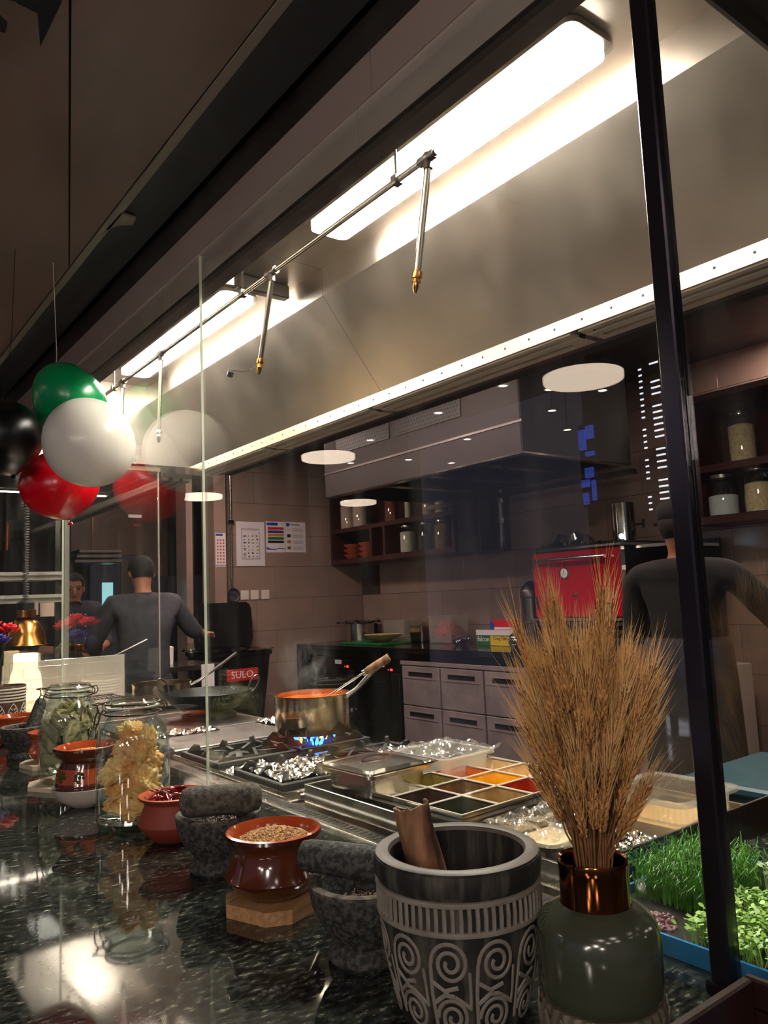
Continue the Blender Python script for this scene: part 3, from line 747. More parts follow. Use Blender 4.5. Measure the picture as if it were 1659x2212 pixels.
# ---------------- glass jars ----------------
def glass_jar(loc, r, h, label, rotz=0.):
    t = thing('glass_jar', label, 'jar', loc, rotz)
    nz = .66*r
    out = [(0, 0), (r*.86, 0), (r*.95, .006), (r, .02), (r, h*.60), (r*.99, h*.65), (r*.95, h*.705), (r*.885, h*.755), (r*.80, h*.798), (nz*1.08, h*.835), (nz, h*.865), (nz, h*.925)]
    inn = [(nz*.93, h*.925), (nz*.93, h*.862), (nz*1.0, h*.830), (r*.765, h*.79), (r*.85, h*.748), (r*.91, h*.70), (r*.95, h*.645), (r*.96, h*.60), (r*.96, .026), (r*.88, .013), (0, .011)]
    obj('glass_body', MB().lathe(out[2:]+inn[:-2], 56), 'jar_glass', t, True)
    obj('glass_base', MB().lathe([(0, 0), (r*.86, 0), (r*.95, .006), (r*.99, .016), (r*.93, .016), (r*.86, .0125), (0, .0125)], 56), 'jar_base_glass', t, True)
    lid = obj('lid', MB().lathe([(nz*1.06, h*.935), (nz*1.16, h*.94), (nz*1.17, h*.955), (nz*1.10, h*.965), (nz*1.02, h*.985), (nz*.96, h), (nz*.5, h*.994), (0, h*.994), (0, h*.985), (nz*.9, h*.982), (nz*1.0, h*.95)], 48), 'jar_glass', t, True)
    obj('neck_ring', MB().lathe([(nz*1.0, h*.895), (nz*1.13, h*.90), (nz*1.15, h*.915), (nz*1.13, h*.928), (nz*1.0, h*.93)], 48), 'jar_glass', t, True)
    obj('seal', MB().lathe([(nz*.96, h*.930), (nz*1.10, h*.930), (nz*1.10, h*.9375), (nz*.96, h*.9375)], 48, closed=True), 'cream_cup', t, True)
    w = MB(); g = .0016
    w.tube([(nz*1.18*math.cos(a), nz*1.18*math.sin(a), h*.882) for a in [2*PI*k/36 for k in range(37)]], g, 6)
    w.tube([(nz*1.12*math.cos(a), nz*1.12*math.sin(a), h*.962) for a in [2*PI*k/36 for k in range(37)]], g, 6)
    for s in (-1, 1):
        w.tube([(nz*1.18, s*.010, h*.882), (nz*1.36, s*.010, h*.895), (nz*1.42, s*.010, h*.93), (nz*1.34, s*.010, h*.965), (nz*1.1, s*.010, h*.962)], g, 6)
        w.tube([(-nz*1.18, s*.012, h*.882), (-nz*1.38, s*.014, h*.90), (-nz*1.42, s*.014, h*.955), (-nz*1.12, s*.012, h*.968)], g, 6)
        w.tube([(-nz*1.40, s*.014, h*.90), (-nz*1.50, s*.014, h*.86), (-r*1.04, s*.010, h*.80)], g, 6)
    w.tube([(-nz*1.42, -.014, h*.955), (-nz*1.62, -.014, h*.962), (-nz*1.62, .014, h*.962), (-nz*1.42, .014, h*.955)], g, 6)
    w.tube([(-r*1.04, -.010, h*.80), (-r*1.04, .010, h*.80)], g, 6)
    obj('wire_clasp', w, 'steel_dark', t, True)
    return t
VD = math.atan2(-.6055, .7955)
glass_jar((.545, 1.560, ZC), .0705, .245, 'large clip top glass jar full of golden fried crackers', VD)
glass_jar((.553, 2.035, ZC+.0102), .0715, .232, 'large clip top glass jar packed with dried bay leaves', VD)
def cracker(seed, s, sc):
    bm = bmesh.new(); bmesh.ops.create_icosphere(bm, subdivisions=5, radius=1)
    for v in bm.verts:
        p = v.co.copy()
        d = .9+.50*noise.noise(p*1.4+Vector((seed, 0, 0)))+.42*abs(noise.noise(p*3.6+Vector((0, seed, 0))))+(.30 if s < .1 else .1)*abs(noise.noise(p*9+Vector((seed, 2, 1))))+.10*noise.noise(p*19)
        v.co = Vector((p.x*sc[0], p.y*sc[1], p.z*sc[2]))*d*s
    me = bpy.data.meshes.new('cracker'); bm.to_mesh(me); bm.free(); return me
for i, (dx, dy, dz, s, sc) in enumerate(((0, 0, .036, .036, (1.15, 1.0, .42)), (-.018, .01, .070, .033, (.8, 1, .7)), (.022, -.010, .078, .032, (.9, .8, .95)), (-.020, -.014, .108, .030, (1, .7, .75)),
                                         (.020, .014, .122, .032, (.8, 1, .85)), (-.006, .012, .146, .030, (1.15, .6, .65)), (.026, -.012, .150, .024, (.8, .7, 1.15)), (-.002, -.004, .176, .022, (.9, .7, .85)))):
    o = obj('fried_cracker', cracker(i*3.7, s*1.10, sc), 'cracker', None, 'all', (.545+dx*.795+dy*.6, 1.560-dx*.605+dy*.79, ZC+dz))
    o.rotation_euler = (rnd.uniform(-.4, .4), rnd.uniform(-.4, .4), rnd.random()*6)
    tag(o, 'puffy golden fried cracker inside the large clip top jar', 'cracker', 'fried crackers in the glass jar')
def bay(m_):
    L_ = rnd.uniform(.052, .074); w = L_*rnd.uniform(.36, .48); b = rnd.uniform(-.3, .3)
    def fn(u, v):
        x = (v-.5)*L_; ww = w*math.sin(PI*min(max(v, .02), .98))**.7*.5; y = (u-.5)*2*ww
        return (x, y, b*abs(u-.5)*w*1.2+.16*L_*math.sin(v*3+b*5)*b*3+.12*abs(y))
    return MB().grid(4, 10, fn)
bl = []
for i in range(190):
    a = rnd.random()*6.28; q = rnd.uniform(.050, .060) if i % 5 else rnd.uniform(0, .03)
    z = rnd.uniform(.036, .160) if i % 5 else rnd.uniform(.13, .168)
    if z > .125: q = min(q, .054-(z-.125)*.75)
    if i < 10:
        me_ = bay(0)
        t = obj('bay_leaf', me_, 'leaf_bay' if i % 2 else 'leaf_bay_pale', None, 'all'); md = t.modifiers.new('s', 'SOLIDIFY'); md.thickness = .0005; bl.append(t)
        tag(t, 'dry olive green bay leaf packed in the large jar', 'leaf', 'bay leaves in the glass jar'); o = t
    else:
        o = bl[i % 10].copy(); COL.objects.link(o)
    o.location = (.553+q*math.cos(a), 2.035+q*math.sin(a), ZC+.0102+z)
    tilt = rnd.uniform(.5, 1.3)
    o.rotation_euler = Euler((PI/2+rnd.uniform(-.22, .22)-(.5 if z > .14 else 0), rnd.uniform(-1.5, 1.5), a+PI/2+rnd.uniform(-.2, .2)))

# ---------------- vase with wheat ----------------
VC = Vector((.612, .494, ZC)); 
vz = thing('ceramic_vase', 'olive green ceramic vase with bronze neck and ribbed lower band', 'vase', tuple(VC))
obj('vase_body', MB().lathe([(.052, .046), (.0555, .050), (.0570, .058), (.0572, .095), (.0555, .108), (.050, .118), (.040, .1245), (.033, .128)], 64), 'olive_glaze', vz, True)
rb = MB()
def ribs(a, z): return 1+.018*math.cos(a*30)
rb.lathe([(0, 0), (.050, 0), (.056, .004), (.0585, .02), (.058, .036), (.0545, .046), (.050, .047)], 240, fn=ribs)
obj('ribbed_base', rb, 'ribbed_ceramic', vz, True)
zz = MB()
NZ = 18
for k in range(NZ):
    a = 2*PI*k/NZ; h_ = PI/NZ
    for s in (-1, 1):
        zz.tube([(.0583*math.cos(a+s*h_*1.0), .0583*math.sin(a+s*h_), .022), (.0592*math.cos(a), .0592*math.sin(a), .043)], [.0017, .0013], 6)
obj('zigzag_relief', zz, 'ribbed_ceramic', vz, True)
obj('bronze_neck', MB().lathe([(.033, .127), (.0325, .130), (.0325, .158), (.0335, .165), (.0325, .168), (.0300, .1665), (.0288, .160), (.0288, .128), (.02, .120), (0, .118)], 56), 'bronze', vz, True)
# dried fruit slices tucked at the neck
def ear_mb(rn, n=13, L_=.062):
    mb = MB(); aw = MB()
    for k in range(n):
        t = k/(n-1); z = t*L_; s = .0042*(math.sin(PI*min(.98, t*.86+.12))**.5)
        for j in range(3):
            a = (k % 2)*PI/3+j*2*PI/3+rn.uniform(-.2, .2); rr = .0032*(1-.3*t)
            c = (rr*math.cos(a), rr*math.sin(a), z)
            m_ = RZ(a) @ RY(.38)
            mb.ball(c, s, 6, m_, (.55, .62, 1.5))
            ln = rn.uniform(.028, .052); sp = rn.uniform(.06, .22); c2 = Vector(c)+Vector((0, 0, s))
            d = Vector((math.cos(a)*sp, math.sin(a)*sp, 1)).normalized()
            e_ = c2+d*ln+Vector((rn.uniform(-.004, .004), rn.uniform(-.004, .004), 0))
            w = d.orthogonal().normalized()*.00045; w2 = d.cross(w).normalized()*.00045
            o0 = len(aw.v); aw.v += [tuple(c2+w), tuple(c2-w*.5+w2*.87), tuple(c2-w*.5-w2*.87), tuple(e_)]
            aw.f += [(o0, o0+1, o0+3), (o0+1, o0+2, o0+3), (o0+2, o0, o0+3)]
    return mb, aw
rn = random.Random(11)
ears = [ear_mb(rn) for _ in range(6)]
em = []
for a, b in ears:
    m1 = bpy.data.meshes.new('ear'); m1.from_pydata(a.v, [], a.f); m1.update(); m1.polygons.foreach_set('use_smooth', [True]*len(m1.polygons)); m1.materials.append(MATS['wheat'])
    m2 = bpy.data.meshes.new('awns'); m2.from_pydata(b.v, [], b.f); m2.update(); m2.materials.append(MATS['wheat_awn'])
    em.append((m1, m2))
RI = Vector((.795, -.605, 0)); FW = Vector((.61, .79, 0))
NW = 118
for i in range(NW):
    ga = i*2.39996; q = math.sqrt((i+.5)/NW)
    u, v = q*math.cos(ga), q*math.sin(ga)
    base = VC+RI*(u*.016)+FW*(v*.016)+Vector((0, 0, .150))
    zt = .190+.115*rn.random()+.030*(1-q)                       # height of the ear's foot over the counter
    if i % 9 == 0: zt += .045
    lean = rn.uniform(.85, 1.08)
    top = VC+RI*(u*.046*lean*(zt/.27)+.002)+FW*(v*.030*lean)+Vector((0, 0, zt))
    if i in (7, 20): top += RI*.022; 
    if i in (3,): top += RI*-.022+Vector((0, 0, .05))
    mid = base.lerp(top, .45)-RI*(u*.006)-FW*(v*.004)
    pts = [base+Vector((0, 0, -.028)), base, base.lerp(mid, .6), mid, mid.lerp(top, .55)+RI*u*.002, top]
    t = thing('wheat_stalk', 'dried golden bearded wheat stalk standing in the olive vase', 'wheat', tuple(base), 0, 'dried wheat stalks in the vase')
    obj('stem', MB().tube([p-base for p in pts], [.0011, .0012, .0012, .0011, .001, .0009], 5), 'wheat_stem', t, 'all')
    d = (top-mid).normalized()+RI*(u*.07)+Vector((0, 0, -.05*q)); d.normalize()
    mm_ = (Matrix.Translation(top-base) @ d.to_track_quat('Z', 'Y').to_matrix().to_4x4() @ RZ(rn.random()*6) @ Matrix.Scale(rn.uniform(.85, 1.15), 4))
    for nm, me in (('ear', em[i % 6][0]), ('awns', em[i % 6][1])):
        o = bpy.data.objects.new(nm, me); COL.objects.link(o); o.parent = t; o.matrix_local = mm_

# ---------------- near corner tray ----------------
tr = thing('wooden_tray', 'dark reddish wooden tray corner at the lower right edge', 'tray', (.716, .385, ZC), 0)
# rim slabs with a cut-out handle
def slab(p0, p1, z0, z1, th):
    p0 = Vector(p0); p1 = Vector(p1); d = (p1-p0); n = Vector((-d.y, d.x, 0)).normalized()*th
    P = [p0, p1, p1+n, p0+n]; return [tuple((p.x, p.y, z0)) for p in P]+[tuple((p.x, p.y, z1)) for p in P]
BF = [(3, 2, 1, 0), (4, 5, 6, 7), (0, 1, 5, 4), (1, 2, 6, 5), (2, 3, 7, 6), (3, 0, 4, 7)]
for p0, p1 in (((-.018, .012, 0), (-.018-.20, .005, 0)), ((-.014, .012, 0), (-.024, -.12, 0))):
    pass
obj('side_wall', MB().box(-.26, -.018, .008, .018, .004, .066, bev=.002), 'tray_wood', tr)
obj('handle_wall', MB().box(-.0175, -.008, -.16, .018, .040, .066, bev=.002).box(-.0175, -.008, -.16, -.13, .004, .0395).box(-.0175, -.008, -.03, .018, .004, .0395), 'tray_wood', tr)
obj('tray_floor', MB().box(-.26, -.0185, -.16, .0075, .0, .006), 'tray_wood', tr)
bb = thing('blue_box', 'small bright blue box beside the dark wooden tray', 'box', (.736, .335, ZC))
obj('carton', MB().box(-.02, .02, -.06, .04, 0, .025, bev=.002), 'blue_tray', bb)
# ---------------- cooking line behind the glass ----------------
CT = .9401
cl = thing('cooking_counter', 'stainless steel cooking counter behind the glass with slotted front ledge', 'counter')
obj('top_sheet', MB().box(.855, 1.40, .703, 4.25, .900, .940), 'steel', cl)
obj('cabinet_base', MB().box(.822, 1.38, .705, 4.24, .0, .899), 'steel_dark', cl)
obj('front_ledge', MB().box(.8165, .8545, .703, 4.25, .938, .9495, bev=.001), 'steel', cl)
sl = MB()
for k in range(62):
    y = .76+k*.0148; sl.box(.828, .846, y, y+.007, .9494, .9500)
o = obj('ledge_slot', sl, 'black_matte', cl); o['kind'] = 'stuff'
obj('end_wall', MB().box(.870, 1.39, .709, .715, .9405, 1.000, bev=.001), 'steel_dark', cl)

# steel well box
bx = thing('steel_well', 'open stainless steel well holding the spice containers', 'steel well', (0, 0, CT))
z1 = .990-CT
obj('front_wall', MB().box(.868, .874, .72, 1.446, 0, z1, bev=.001), 'steel', bx)
obj('left_wall', MB().box(.8745, 1.33, 1.440, 1.446, 0, z1, bev=.001), 'steel', bx)
obj('back_wall', MB().box(1.324, 1.33, .72, 1.4395, 0, z1, bev=.001), 'steel', bx)
obj('well_floor', MB().box(.8745, 1.3235, .72, 1.4395, 0, .004), 'steel_dark', bx)
obj('divider', MB().box(.8745, 1.3235, .985, .990, .004, z1-.002), 'steel', bx)

# shallow gastronorm pan that frames the spices + 12 containers
ang = math.radians(2.5)
def loc_sp(u, v):  # u along X, v along Y in the pan's frame
    c, s = math.cos(ang), math.sin(ang); return (.905+u*c-v*s, .998+u*s+v*c)
gp = thing('spice_pan', 'large shallow stainless pan with rolled rim that frames twelve spice containers', 'pan', (.905, .998, CT+.0045), ang)
W_, D_ = .385, .285
def gn_pan(t, w, d, h, m='steel', rim=.012, r=.02, name='pan_body', wall=.0015):
    def loop(a, b, rr, z):
        P = []
        for cx, cy, s in ((a-rr, b-rr, 0), (-a+rr, b-rr, 1), (-a+rr, -b+rr, 2), (a-rr, -b+rr, 3)):
            for k in range(6):
                an = (s+k/5)*PI/2; P.append((cx+rr*math.cos(an), cy+rr*math.sin(an), z))
        return P
    a, b = w/2, d/2
    ls = [loop(a-.012, b-.012, r, 0), loop(a-.004, b-.004, r, .008), loop(a, b, r, h-.001), loop(a+rim, b+rim, r+rim*.5, h-.001), loop(a+rim, b+rim, r+rim*.5, h-.005), loop(a+rim+.001, b+rim+.001, r+rim*.5, h-.005),
          loop(a+rim+.001, b+rim+.001, r+rim*.5, h+.001), loop(a-wall, b-wall, r, h+.001), loop(a-wall-.004, b-wall-.004, r, .010), loop(a-.014, b-.014, r, .002)]
    ls = [ls[5], ls[6], ls[7], ls[8], ls[9]], [ls[4], ls[3], ls[2], ls[1], ls[0]]
    mb = MB(); n = 24
    allp = ls[1][::-1]+[]
    seq = ls[1][::-1]; seq = [ls[1][4], ls[1][3], ls[1][2], ls[1][1], ls[1][0], ls[0][0], ls[0][1], ls[0][2], ls[0][3], ls[0][4]]
    P = [p for l in seq for p in l]; F = []
    for j in range(len(seq)-1):
        for i in range(n):
            i2 = (i+1) % n; F.append((j*n+i, j*n+i2, (j+1)*n+i2, (j+1)*n+i))
    F.append(tuple(range(n-1, -1, -1))); F.append(tuple(range((len(seq)-1)*n, len(seq)*n)))
    mb.add(P, F)
    return obj(name, mb, m, t, True)
gb = gn_pan(gp, W_, D_, .048, 'steel', .011, .022); gb.location = (W_/2, D_/2, 0)
kinds = [['spice_white', 'spice_olive', 'spice_orange', 'spice_beige'], ['spice_dark', 'spice_brown', 'spice_yellow', 'spice_beige'], ['spice_green', 'spice_tan', 'spice_red', 'spice_dark']]
nm_ = {'spice_white': 'white', 'spice_olive': 'olive', 'spice_orange': 'orange', 'spice_beige': 'beige', 'spice_dark': 'dark brown', 'spice_brown': 'brown', 'spice_yellow': 'yellow', 'spice_green': 'dark green', 'spice_tan': 'tan', 'spice_red': 'red'}
rowname = ['row by the lidded pan', 'middle row', 'row nearest the carved mortar']
cw = (W_-.006)/4; cd = (D_-.006)/3; hh = .054
for j in range(3):
    for i in range(4):
        k = kinds[j][i]; x, y = loc_sp(.003+i*cw+cw/2, D_-.003-j*cd-cd/2)
        t = thing('spice_container', 'square steel container of %s spice, %s, %s' % (nm_[k], rowname[j], ('at the glass side', 'second from the glass', 'third from the glass', 'at the far side')[i]), 'container', (x, y, CT+.0068), ang, 'spice containers in the shallow pan')
        a, b = cw/2-.001, cd/2-.001; w = .0012
        obj('container_wall', MB().box(-a, a, -b, -b+w, 0, hh).box(-a, a, b-w, b, 0, hh).box(-a, -a+w, -b+w, b-w, 0, hh).box(a-w, a, -b+w, b-w, 0, hh), 'steel', t)
        q_ = .0024
        obj('container_rim', MB().box(-a, a, -b, -b+q_, hh+.0002, hh+.0016).box(-a, a, b-q_, b, hh+.0002, hh+.0016).box(-a, -a+q_, -b+q_, b-q_, hh+.0002, hh+.0016).box(a-q_, a, -b+q_, b-q_, hh+.0002, hh+.0016), 'grille_metal', t)
        c = w+.0003; e = .0006
        obj('spice_film', MB().box(-a+c, a-c, -b+c, -b+c+e, .002, hh-.003).box(-a+c, a-c, b-c-e, b-c, .002, hh-.003).box(-a+c, -a+c+e, -b+c+e, b-c-e, .002, hh-.003).box(a-c-e, a-c, -b+c+e, b-c-e, .002, hh-.003), k, t)
        lv = .012 if k not in ('spice_white',) else .030
        def fn(u, v, k=k, lv=lv, i=i, j=j):
            x = (u-.5)*2*(a-.003); y = (v-.5)*2*(b-.003)
            return (x, y, lv+.006*noise.noise(Vector((x*40+i*7, y*40, j*5)))+.006*(1-(2*u-1)**2)*(1-(2*v-1)**2))
        m2 = MB().grid(10, 10, fn)
        n0 = len(m2.v); m2.add([(-a+.003, -b+.003, .001), (a-.003, -b+.003, .001), (a-.003, b-.003, .001), (-a+.003, b-.003, .001)], [(3, 2, 1, 0)])
        o = obj('ground_spice', m2, k, None, 'all', (x, y, CT+.0068)); o.rotation_euler = (0, 0, ang)
        tag(o, 'heap of %s ground spice %s, %s' % (nm_[k], rowname[j], ('glass side', 'second from glass', 'third from glass', 'far side')[i]), 'spice', None, True)

def lid_mb(w, d):
    def fn(u, v):
        x = (u-.5)*w; y = (v-.5)*d; e = min((.5-abs(u-.5))*w, (.5-abs(v-.5))*d)
        z = .000 if e < .010 else (-.004 if e < .016 else -.004+.0)
        if e > .022: z = -.001+.010*math.sin(PI*u)*math.sin(PI*v)
        return (x, y, z+.004)
    return MB().grid(40, 32, fn)
def gn(loc, w, d, h, label, rot=0, m='steel', cat='pan', name='steel_pan'):
    t = thing(name, label, cat, loc, rot); gn_pan(t, w, d, h, m); return t
# lidded pan
p1_ = gn((.962, 1.315, CT+.0045), .150, .150, .088, 'small steel pan with a dished steel lid, on the corner of the well', .05)
lt = thing('cover_plate', 'shiny dished stainless lid lying on the small pan beside the burner', 'lid', (.962, 1.315, CT+.0045+.0895), .05)
lo = obj('lid_plate', lid_mb(.182, .182), 'steel', lt, True); lo.modifiers.new('s', 'SOLIDIFY').thickness = .0012
def rrect(w, d, r, n=5, z=0):
    P = []
    for cx, cy, s in ((w-r, d-r, 0), (-w+r, d-r, 1), (-w+r, -d+r, 2), (w-r, -d+r, 3)):
        for k in range(n+1):
            an = (s+k/n)*PI/2; P.append((cx+r*math.cos(an), cy+r*math.sin(an), z))
    P.append(P[0]); return P
obj('lid_rim', MB().tube(rrect(.0905, .0905, .014, 5, .003), .0024, 6), 'steel', lt, True)
obj('lid_recess', MB().tube([(.030*math.cos(a)*1.25, .020*math.sin(a), .0125) for a in [2*PI*k/28 for k in range(29)]], .0016, 6), 'steel_dark', lt, True)
# frosted container with film
p2_ = gn((1.178, 1.352, CT+.0045), .150, .155, .080, 'frosted plastic container covered with cling film, behind the lidded pan', .05, 'plastic_frost', 'container', 'plastic_container')
def hump(u, v): return .022*math.exp(-((u-.35)**2+(v-.45)**2)*26)
cf = obj('cling_film_sheet', crumple(.185, .19, 40, .014, 3.1, 26, hump), 'cling_film', None, False, (1.178, 1.352, CT+.0045+.083)); tag(cf, 'crumpled cling film bunched over the frosted container behind the lidded pan', 'cling film')
# front pan with film
p3_ = gn((.992, .885, CT+.0045), .165, .145, .046, 'steel pan half covered in cling film, behind the carved mortar rim', .04)
cf = obj('cling_film_sheet', crumple(.16, .15, 44, .022, 8.7, 30, lambda u, v: .012*math.exp(-((u-.75)**2+(v-.3)**2)*20)), 'cling_film', None, False, (.992, .885, CT+.0045+.049)); tag(cf, 'crumpled cling film over the steel pan behind the carved mortar', 'cling film')
o = obj('food_filling', MB().box(-.07, .07, -.06, .06, .003, .020), 'spice_beige', None, False, (.992, .885, CT+.0045)); tag(o, 'pale filling in the steel pan behind the carved mortar', 'food')
# squeeze bottle
sq = thing('squeeze_bottle', 'yellow plastic squeeze bottle with cone nozzle behind the wheat stems', 'bottle', (1.103, .845, CT+.0045))
obj('bottle_body', MB().lathe([(0, 0), (.021, 0), (.023, .004), (.023, .075), (.021, .086), (.020, .088), (0, .088)], 32), 'squeeze_yellow', sq, True)
obj('nozzle', MB().lathe([(.021, .088), (.021, .096), (.010, .102), (.004, .132), (.0025, .132), (0, .130)], 28), 'squeeze_yellow', sq, True)
# clear container with soup
p4_ = gn((1.215, .808, CT+.0045), .165, .150, .080, 'clear plastic container half full of pale broth at the end of the well', .03, 'plastic_clear', 'container', 'plastic_container')
obj('shoulder', MB().tube(rrect(.0795, .072, .016, 5, .045), .0022, 6), 'plastic_clear', p4_, True)
o = obj('broth', MB().prism([(x*.905, y*.90) for x, y, z in rrect(.0790, .0715, .018)[:-1]], .006, .036), 'soup_tan', None, False, (1.215, .808, CT+.0045)); o.rotation_euler = (0, 0, .03); tag(o, 'pale tan broth inside the clear plastic container', 'broth')
# foil covered tray
ft = thing('foil_tray', 'small tray wrapped in bright foil at the end wall of the well', 'tray', (1.035, .770, CT+.0045))
obj('tray_body', MB().box(-.075, .075, -.035, .035, 0, .024, bev=.003), 'steel', ft)
obj('foil_cover', crumple(.165, .084, 46, .012, 5.5, 45), 'foil', ft, False, (0, 0, .025))

# stove
st = thing('gas_stove', 'black gas stove with cast iron grates under the curry pot', 'stove', (0, 0, CT))
obj('drip_tray', MB().box(.858, 1.372, 1.50, 2.14, .0, .006, bev=.002), 'steel', st)
obj('tray_rim', MB().box(.860, .866, 1.52, 2.14, .0061, .020).box(.8665, 1.365, 1.52, 1.526, .0061, .020), 'steel', st)
def grate(cx, cy, label):
    t = thing('stove_grate', label, 'grate', (cx, cy, CT+.0062))
    w = .118
    obj('frame', MB().box(-w, w, -w, -w+.012, .008, .026, bev=.002).box(-w, w, w-.012, w, .008, .026, bev=.002).box(-w, -w+.012, -w+.0125, w-.0125, .008, .026, bev=.002).box(w-.012, w, -w+.0125, w-.0125, .008, .026, bev=.002), 'cast_iron', t)
    for k in range(8):
        a = k*PI/4+PI/8*0
        r1 = w*(1.0 if k % 2 == 0 else 1.30)-.01
        mb = MB()
        poly = [(.030, .012), (r1, .010), (r1, .030), (r1-.018, .046), (r1-.030, .044), (r1-.036, .030), (.034, .026)]
        P = [(x, -.0045, z) for x, z in poly]+[(x, .0045, z) for x, z in poly]; n = len(poly)
        mb.add(P, [tuple(range(n)), tuple(range(2*n-1, n-1, -1))]+[((i+1) % n, i, n+i, n+(i+1) % n) for i in range(n)], RZ(a))
        obj('prong', mb, 'cast_iron', t)
    for sx in (-1, 1):
        for sy in (-1, 1): obj('foot', MB().box(sx*(w-.012)-.008, sx*(w-.012)+.008, sy*(w-.012)-.008, sy*(w-.012)+.008, 0, .0078), 'cast_iron', t)
    return t
def burner(cx, cy, label):
    t = thing('burner', label, 'burner', (cx, cy, CT+.0062))
    obj('burner_base', MB().lathe([(0, 0), (.048, 0), (.050, .004), (.040, .008), (.026, .009), (.026, .012), (0, .012)], 32), 'steel_dark', t, True)
    obj('burner_cap', MB().lathe([(0, .0122), (.030, .0122), (.033, .016), (.026, .021), (0, .022)], 32), 'cast_iron', t, True)
    return t
grate(1.232, 1.985, 'cast iron grate under the curry pot'); burner(1.232, 1.985, 'gas burner with blue flame under the curry pot')
grate(.985, 1.985, 'cast iron grate between the curry pot and the glass'); burner(.985, 1.985, 'unlit burner between the curry pot and the glass')
grate(1.232, 1.66, 'cast iron grate nearest the lidded steel pan, far side'); burner(1.232, 1.66, 'unlit burner behind the foil, near the lidded steel pan')
grate(.985, 1.66, 'foil wrapped cast iron grate nearest the glass and pestle'); burner(.985, 1.66, 'foil lined burner nearest the glass')
fm = MB(); fo = MB()
for k in range(22):
    a = 2*PI*k/22; r = .036
    d = Vector((math.cos(a), math.sin(a), 0)); p = Vector((1.232, 1.985, CT+.020))+d*r
    (fo if k % 5 == 2 else fm).tube([p, p+d*.012+Vector((0, 0, .006)), p+d*.022+Vector((0, 0, .017)), p+d*.024+Vector((0, 0, .027))], [.004, .0055, .004, .0006], 6)
o = obj('gas_flame', fm, 'flame_blue', None, 'all'); tag(o, 'ring of bright blue gas flame under the curry pot', 'flame', None, True)
o = obj('gas_flame', fo, 'flame_orange', None, 'all'); tag(o, 'orange tips of gas flame under the curry pot', 'flame', None, True)
for i, (x, y, w, h, s, z, lab) in enumerate(((.985, 1.66, .20, .19, 2.2, .030, 'crumpled foil over the burner nearest the glass'), (.93, 1.80, .12, .12, 4.4, .012, 'crumpled foil strip between the grates by the glass'),
                                        (1.17, 1.54, .22, .07, 6.1, .012, 'crumpled foil at the stove edge beside the lidded pan'), (.955, 1.485, .13, .06, 7.7, .012, 'crumpled foil in the corner by the steel well'), (1.33, 1.62, .09, .30, 11.3, .018, 'bright crumpled foil on the far side of the stove'))):
    o = obj('foil_sheet', crumple(w, h, 36, .018, s, 28), 'foil', None, False, (x, y, CT+z)); tag(o, lab, 'foil')
# curry pot
cp = thing('saucepan', 'stainless saucepan of orange curry steaming on the lit burner', 'saucepan', (1.226, 1.985, CT+.0525))
PR = .109; PH = .108
obj('pan_body', MB().lathe([(0, 0), (PR-.008, 0), (PR-.002, .004), (PR, .012), (PR, PH-.002), (PR+.004, PH), (PR+.004, PH+.002), (PR-.002, PH+.001), (PR-.003, .012), (0, .006)], 64), 'steel_pot', cp, True)
sc = MB()
def sfn(u, v):
    a = math.radians(200+110*u); z = .003+.036*v*(.6+.5*noise.noise(Vector((u*6, 1, 2)))); r = PR+.0004
    return (r*math.cos(a), r*math.sin(a), z)
obj('scorch_mark', MB().grid(24, 4, sfn), 'cast_iron', cp, 'all')
hdl = MB(); hp = [(.060, -.088, PH-.010), (.095, -.100, PH+.012), (.150, -.135, PH+.075), (.175, -.155, PH+.105)]
hp = [Vector(p) for p in hp]
hdl.tube([hp[0], hp[1], hp[1].lerp(hp[3], .5), hp[3]], [.008, .0085, .0095, .0085], 10, True, .8)
obj('handle', hdl, 'steel', cp, True)
obj('hanging_hole', MB().tube([hp[3]-Vector((.016, -.014, .018)), hp[3]-Vector((.006, -.006, .006))], .0042, 8), 'black_matte', cp)
crv = MB().grid(36, 36, lambda u, v: ((lambda r, a: (r*math.cos(a), r*math.sin(a), PH-.013+.0022*noise.noise(Vector((r*60*math.cos(a), r*60*math.sin(a), 1)))))(u*(PR-.0035), v*2*PI)))
o = obj('curry', crv, 'curry', None, 'all', (1.226, 1.985, CT+.0525)); tag(o, 'thick orange curry sauce in the steaming saucepan', 'curry', None, True)
sp2 = thing('ladle', 'ladle with worn wooden grip resting in the curry saucepan', 'ladle', (1.226, 1.985, CT+.0525))
s0 = Vector((-.020, -.055, PH-.024)); s1 = Vector((.075, -.160, PH+.060)); s2 = Vector((.130, -.215, PH+.102))
obj('ladle_shaft', MB().tube([s0, s0.lerp(s1, .5), s1], [.0045, .005, .0048], 10, True, .7), 'steel', sp2, True)
obj('ferrule', MB().tube([s1, s1.lerp(s2, .10)], .0085, 12), 'steel', sp2, True)
g0 = s1.lerp(s2, .10)
obj('wooden_grip', MB().tube([g0, g0.lerp(s2, .15), g0.lerp(s2, .5), g0.lerp(s2, .9), s2], [.0085, .0115, .0125, .013, .009], 14), 'bark', sp2, True)
